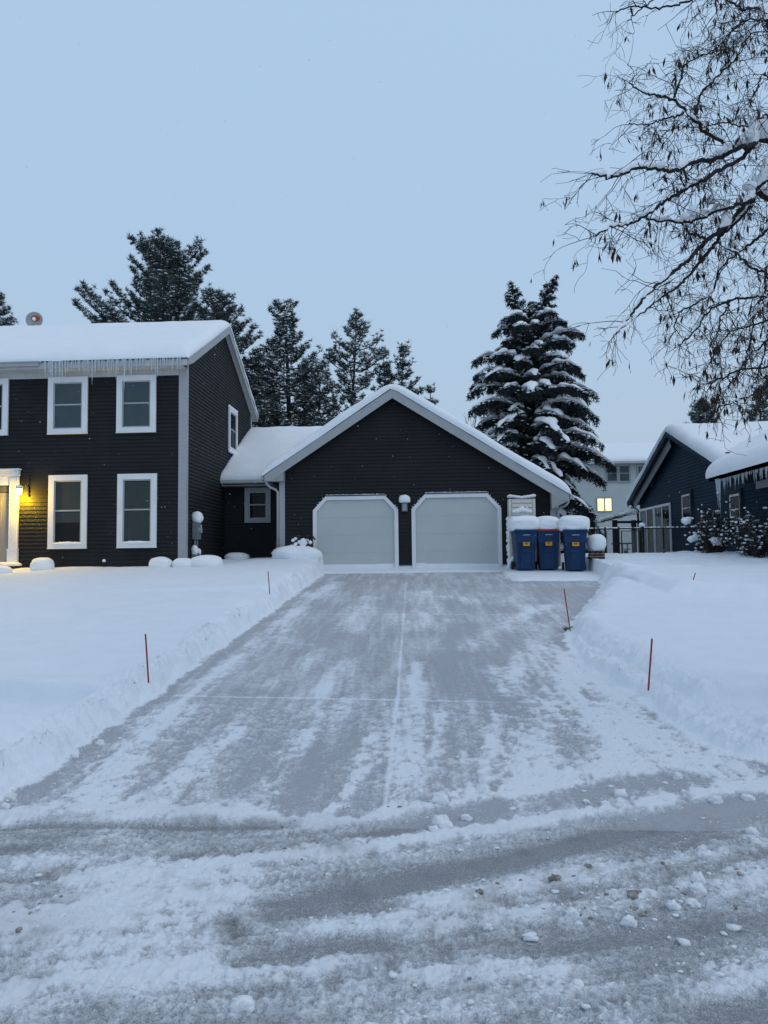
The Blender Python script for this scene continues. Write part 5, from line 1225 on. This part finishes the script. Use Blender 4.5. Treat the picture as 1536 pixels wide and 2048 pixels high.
    def twig(p, d, L, r, lv):
        n = 5; pts = [p.copy()]; q = p.copy(); dd = d.copy()
        for i in range(n):
            dd = (dd+Vector((rnd.gauss(0, .22), rnd.gauss(0, .22), rnd.gauss(-.06, .17)))).normalized(); q = q+dd*L/n; pts.append(q.copy())
        tw.tube(pts, [max(.0014, r*(1-.11*i)) for i in range(n+1)], 3, False)
        if lv > 0:
            for k in range(rnd.choice((2, 3, 3, 4))):
                i = rnd.randint(1, n); b2 = (dd*.6+Vector((rnd.gauss(0, .7), rnd.gauss(0, .5), rnd.gauss(-.25, .55)))).normalized(); twig(pts[i], b2, L*rnd.uniform(.4, .75), r*.62, lv-1)
        elif rnd.random() < .17:
            for _b in range(rnd.choice((1, 1, 2, 3))): bract(pts[-1]+Vector((rnd.gauss(0, .008), rnd.gauss(0, .008), 0)))
    for P, d0, d1, r0, sw, reach in limbs:
        m = len(P); W_ = [at(x, y, d0+(d1-d0)*i/(m-1)+.12*math.sin(i*1.9+x)) for i, (x, y) in enumerate(P)]
        if reach:
            dx_ = tx-W_[0].x; a_ = Vector((tx, ty, W_[0].z-.62*dx_)); mid_ = a_.lerp(W_[0], .5)+Vector((rnd.uniform(-.1, .1), rnd.uniform(-.3, .3), .10*dx_)); W_ = [a_, mid_]+W_
        C = curve(W_, len(W_)*7); N = len(C)-1
        C = [c+Vector((rnd.gauss(0, .006), rnd.gauss(0, .006), rnd.gauss(0, .006))) for c in C]
        rad = [r0*(1-.80*(i/N)**.8)+.002+(r0*.9*max(0, 1-i/9.)**1.5 if reach else 0) for i in range(N+1)]
        br.tube(C, rad, 7)
        ln = sum((C[i+1]-C[i]).length for i in range(N))
        for i in range(1, N+1):
            c = C[i]; 
            if reach and i < 4: continue
            seg = (C[i]-C[i-1]); L = seg.length; prob = L*11.5*(1.0 if c.x < 4 else .6)
            k = int(prob)+(rnd.random() < prob % 1)
            for _ in range(k):
                s = 1-.55*i/N; b2 = (seg.normalized()*.7+Vector((rnd.gauss(0, .6), rnd.gauss(0, .6), rnd.gauss(-.12, .6)))).normalized()
                twig(c-seg*rnd.random(), b2, rnd.uniform(.16, .42)*(.6+.5*s)*(1 if c.z > 3.1 else .6), .0036, 2 if rnd.random() < .6 else 1)
        for _ in range(3): twig(C[-1], ((C[-1]-C[-3]).normalized()+Vector((rnd.gauss(0, .3), rnd.gauss(0, .3), rnd.gauss(-.1, .3)))).normalized(), .25, .002, 1)
        if sw:
            i = 0
            while i < N:
                run = rnd.randint(4, 12); j = min(N, i+run)
                if rad[i]*1. > .004 and rnd.random() < min(1, .35+sw*.55):
                    m0 = len(sn.v); Ns = 10; seq = list(range(i, j+1)); big = rnd.random() < .28*sw and rad[j] > r0*.45
                    for k in seq:
                        u = (k-i)/max(1, j-i); e = math.sin(math.pi*(u*.94+.03))**.5; hgt = rad[k]*(1.3+.6*math.sin(k*1.7))*e*sw+.008*sw*e+(big*.05*math.exp(-((u-.5)/.25)**2))*rad[k]/.016
                        wd = rad[k]*1.05*e+.003+(big*.02*math.exp(-((u-.5)/.25)**2)); tt = (C[min(k+1, N)]-C[max(k-1, 0)]).normalized(); sd = tt.cross(Vector((0, 0, 1))); sd = sd.normalized() if sd.length > .1 else Vector((1, 0, 0))
                        for a in range(Ns):
                            q = 2*math.pi*a/Ns; jj = 1+rnd.uniform(-.08, .08)
                            sn.v.append(tuple(C[k]+sd*math.cos(q)*wd*jj+Vector((0, 0, rad[k]*.55+(hgt*2 if math.sin(q) > 0 else rad[k]*.3)*math.sin(q)*jj))))
                    for k in range(len(seq)-1):
                        for a in range(Ns): sn.f.append((m0+k*Ns+a, m0+k*Ns+(a+1) % Ns, m0+(k+1)*Ns+(a+1) % Ns, m0+(k+1)*Ns+a))
                    sn.f.append(tuple(m0+a for a in range(Ns))[::-1]); sn.f.append(tuple(m0+(len(seq)-1)*Ns+a for a in range(Ns)))
                i = j+(rnd.randint(0, 2) if sw > .7 else rnd.randint(1, 6))
    for i in range(20):      # limbs on the far sides of the crown
        az = rnd.uniform(-1.9, 1.9); zz = 2.9+i*.3; L = rnd.uniform(1.6, 2.6)*(1.1-.5*i/20); o = Vector((tx, ty, zz)); P_ = [o]
        for k in range(1, 6): P_.append(o+Vector((math.cos(az)*L*k/5, math.sin(az)*L*k/5*.8, L*(.45*k/5-.25*(k/5)**2)))+Vector((rnd.gauss(0, .05), rnd.gauss(0, .05), rnd.gauss(0, .05))))
        C = curve(P_, 20); br.tube(C, [.03*(1-.85*j/20)+.002 for j in range(21)], 6)
        for j in range(4, 21):
            for _ in range(2): twig(C[j], ((C[j]-C[j-1]).normalized()+Vector((rnd.gauss(0, .6), rnd.gauss(0, .6), rnd.gauss(-.1, .5)))).normalized(), rnd.uniform(.2, .5), .004, 1)
    # the biggest snow pillows in the forks
    for px, py, d, r_ in ((1525, 258, 5.65, .075), (1500, 272, 5.6, .05), (1480, 283, 5.55, .035), (1500, 372, 5.6, .042), (1515, 360, 5.7, .04), (1422, 400, 5.5, .035), (1385, 425, 5.3, .035), (1370, 432, 5.2, .025), (1322, 330, 5.05, .024), (1520, 15, 5.4, .035), (1470, 490, 5.6, .025)):
        c = at(px, py, d); sn.lump(c, (r_*1.25, r_, r_*.85), px, .18, 18, 12, None, .9)
    br.build('limbs', BARKF, t, smooth=True); tw.build('twigs', BARKF, t); sn.build('branch_snow', SNOWR, t, smooth=True)
    q = np.array(BRt).reshape(-1, 3); link_mesh('dry_bracts', q, np.arange(len(q)).reshape(-1, 4).astype(np.int32), BRACT, t)['kind'] = 'stuff'
    V, F = blobs(np.array(seeds), np.full(len(seeds), .0042), rng, 1.); link_mesh('seeds', V, F.astype(np.int32), BRACT, t)['kind'] = 'stuff'
linden()

# ------------------------------------------------------------------ falling snow
rng = np.random.default_rng(12); n = 900
Yf = rng.uniform(6, 19, n); Xf = rng.uniform(-.62, .55, n)*Yf; Zf = rng.uniform(.9, 9, n)
k = np.array([Zf[i] > zg(Yf[i])+.5 for i in range(n)])
V, F = blobs(np.stack([Xf, Yf, Zf], -1)[k], rng.uniform(.0025, .0055, int(k.sum())), rng, 1.0)
tag(link_mesh('falling_snowflakes', V, F.astype(np.int32), SNOWR), 'sparse small snowflakes drifting down before the houses', 'snowflakes', kind='stuff')
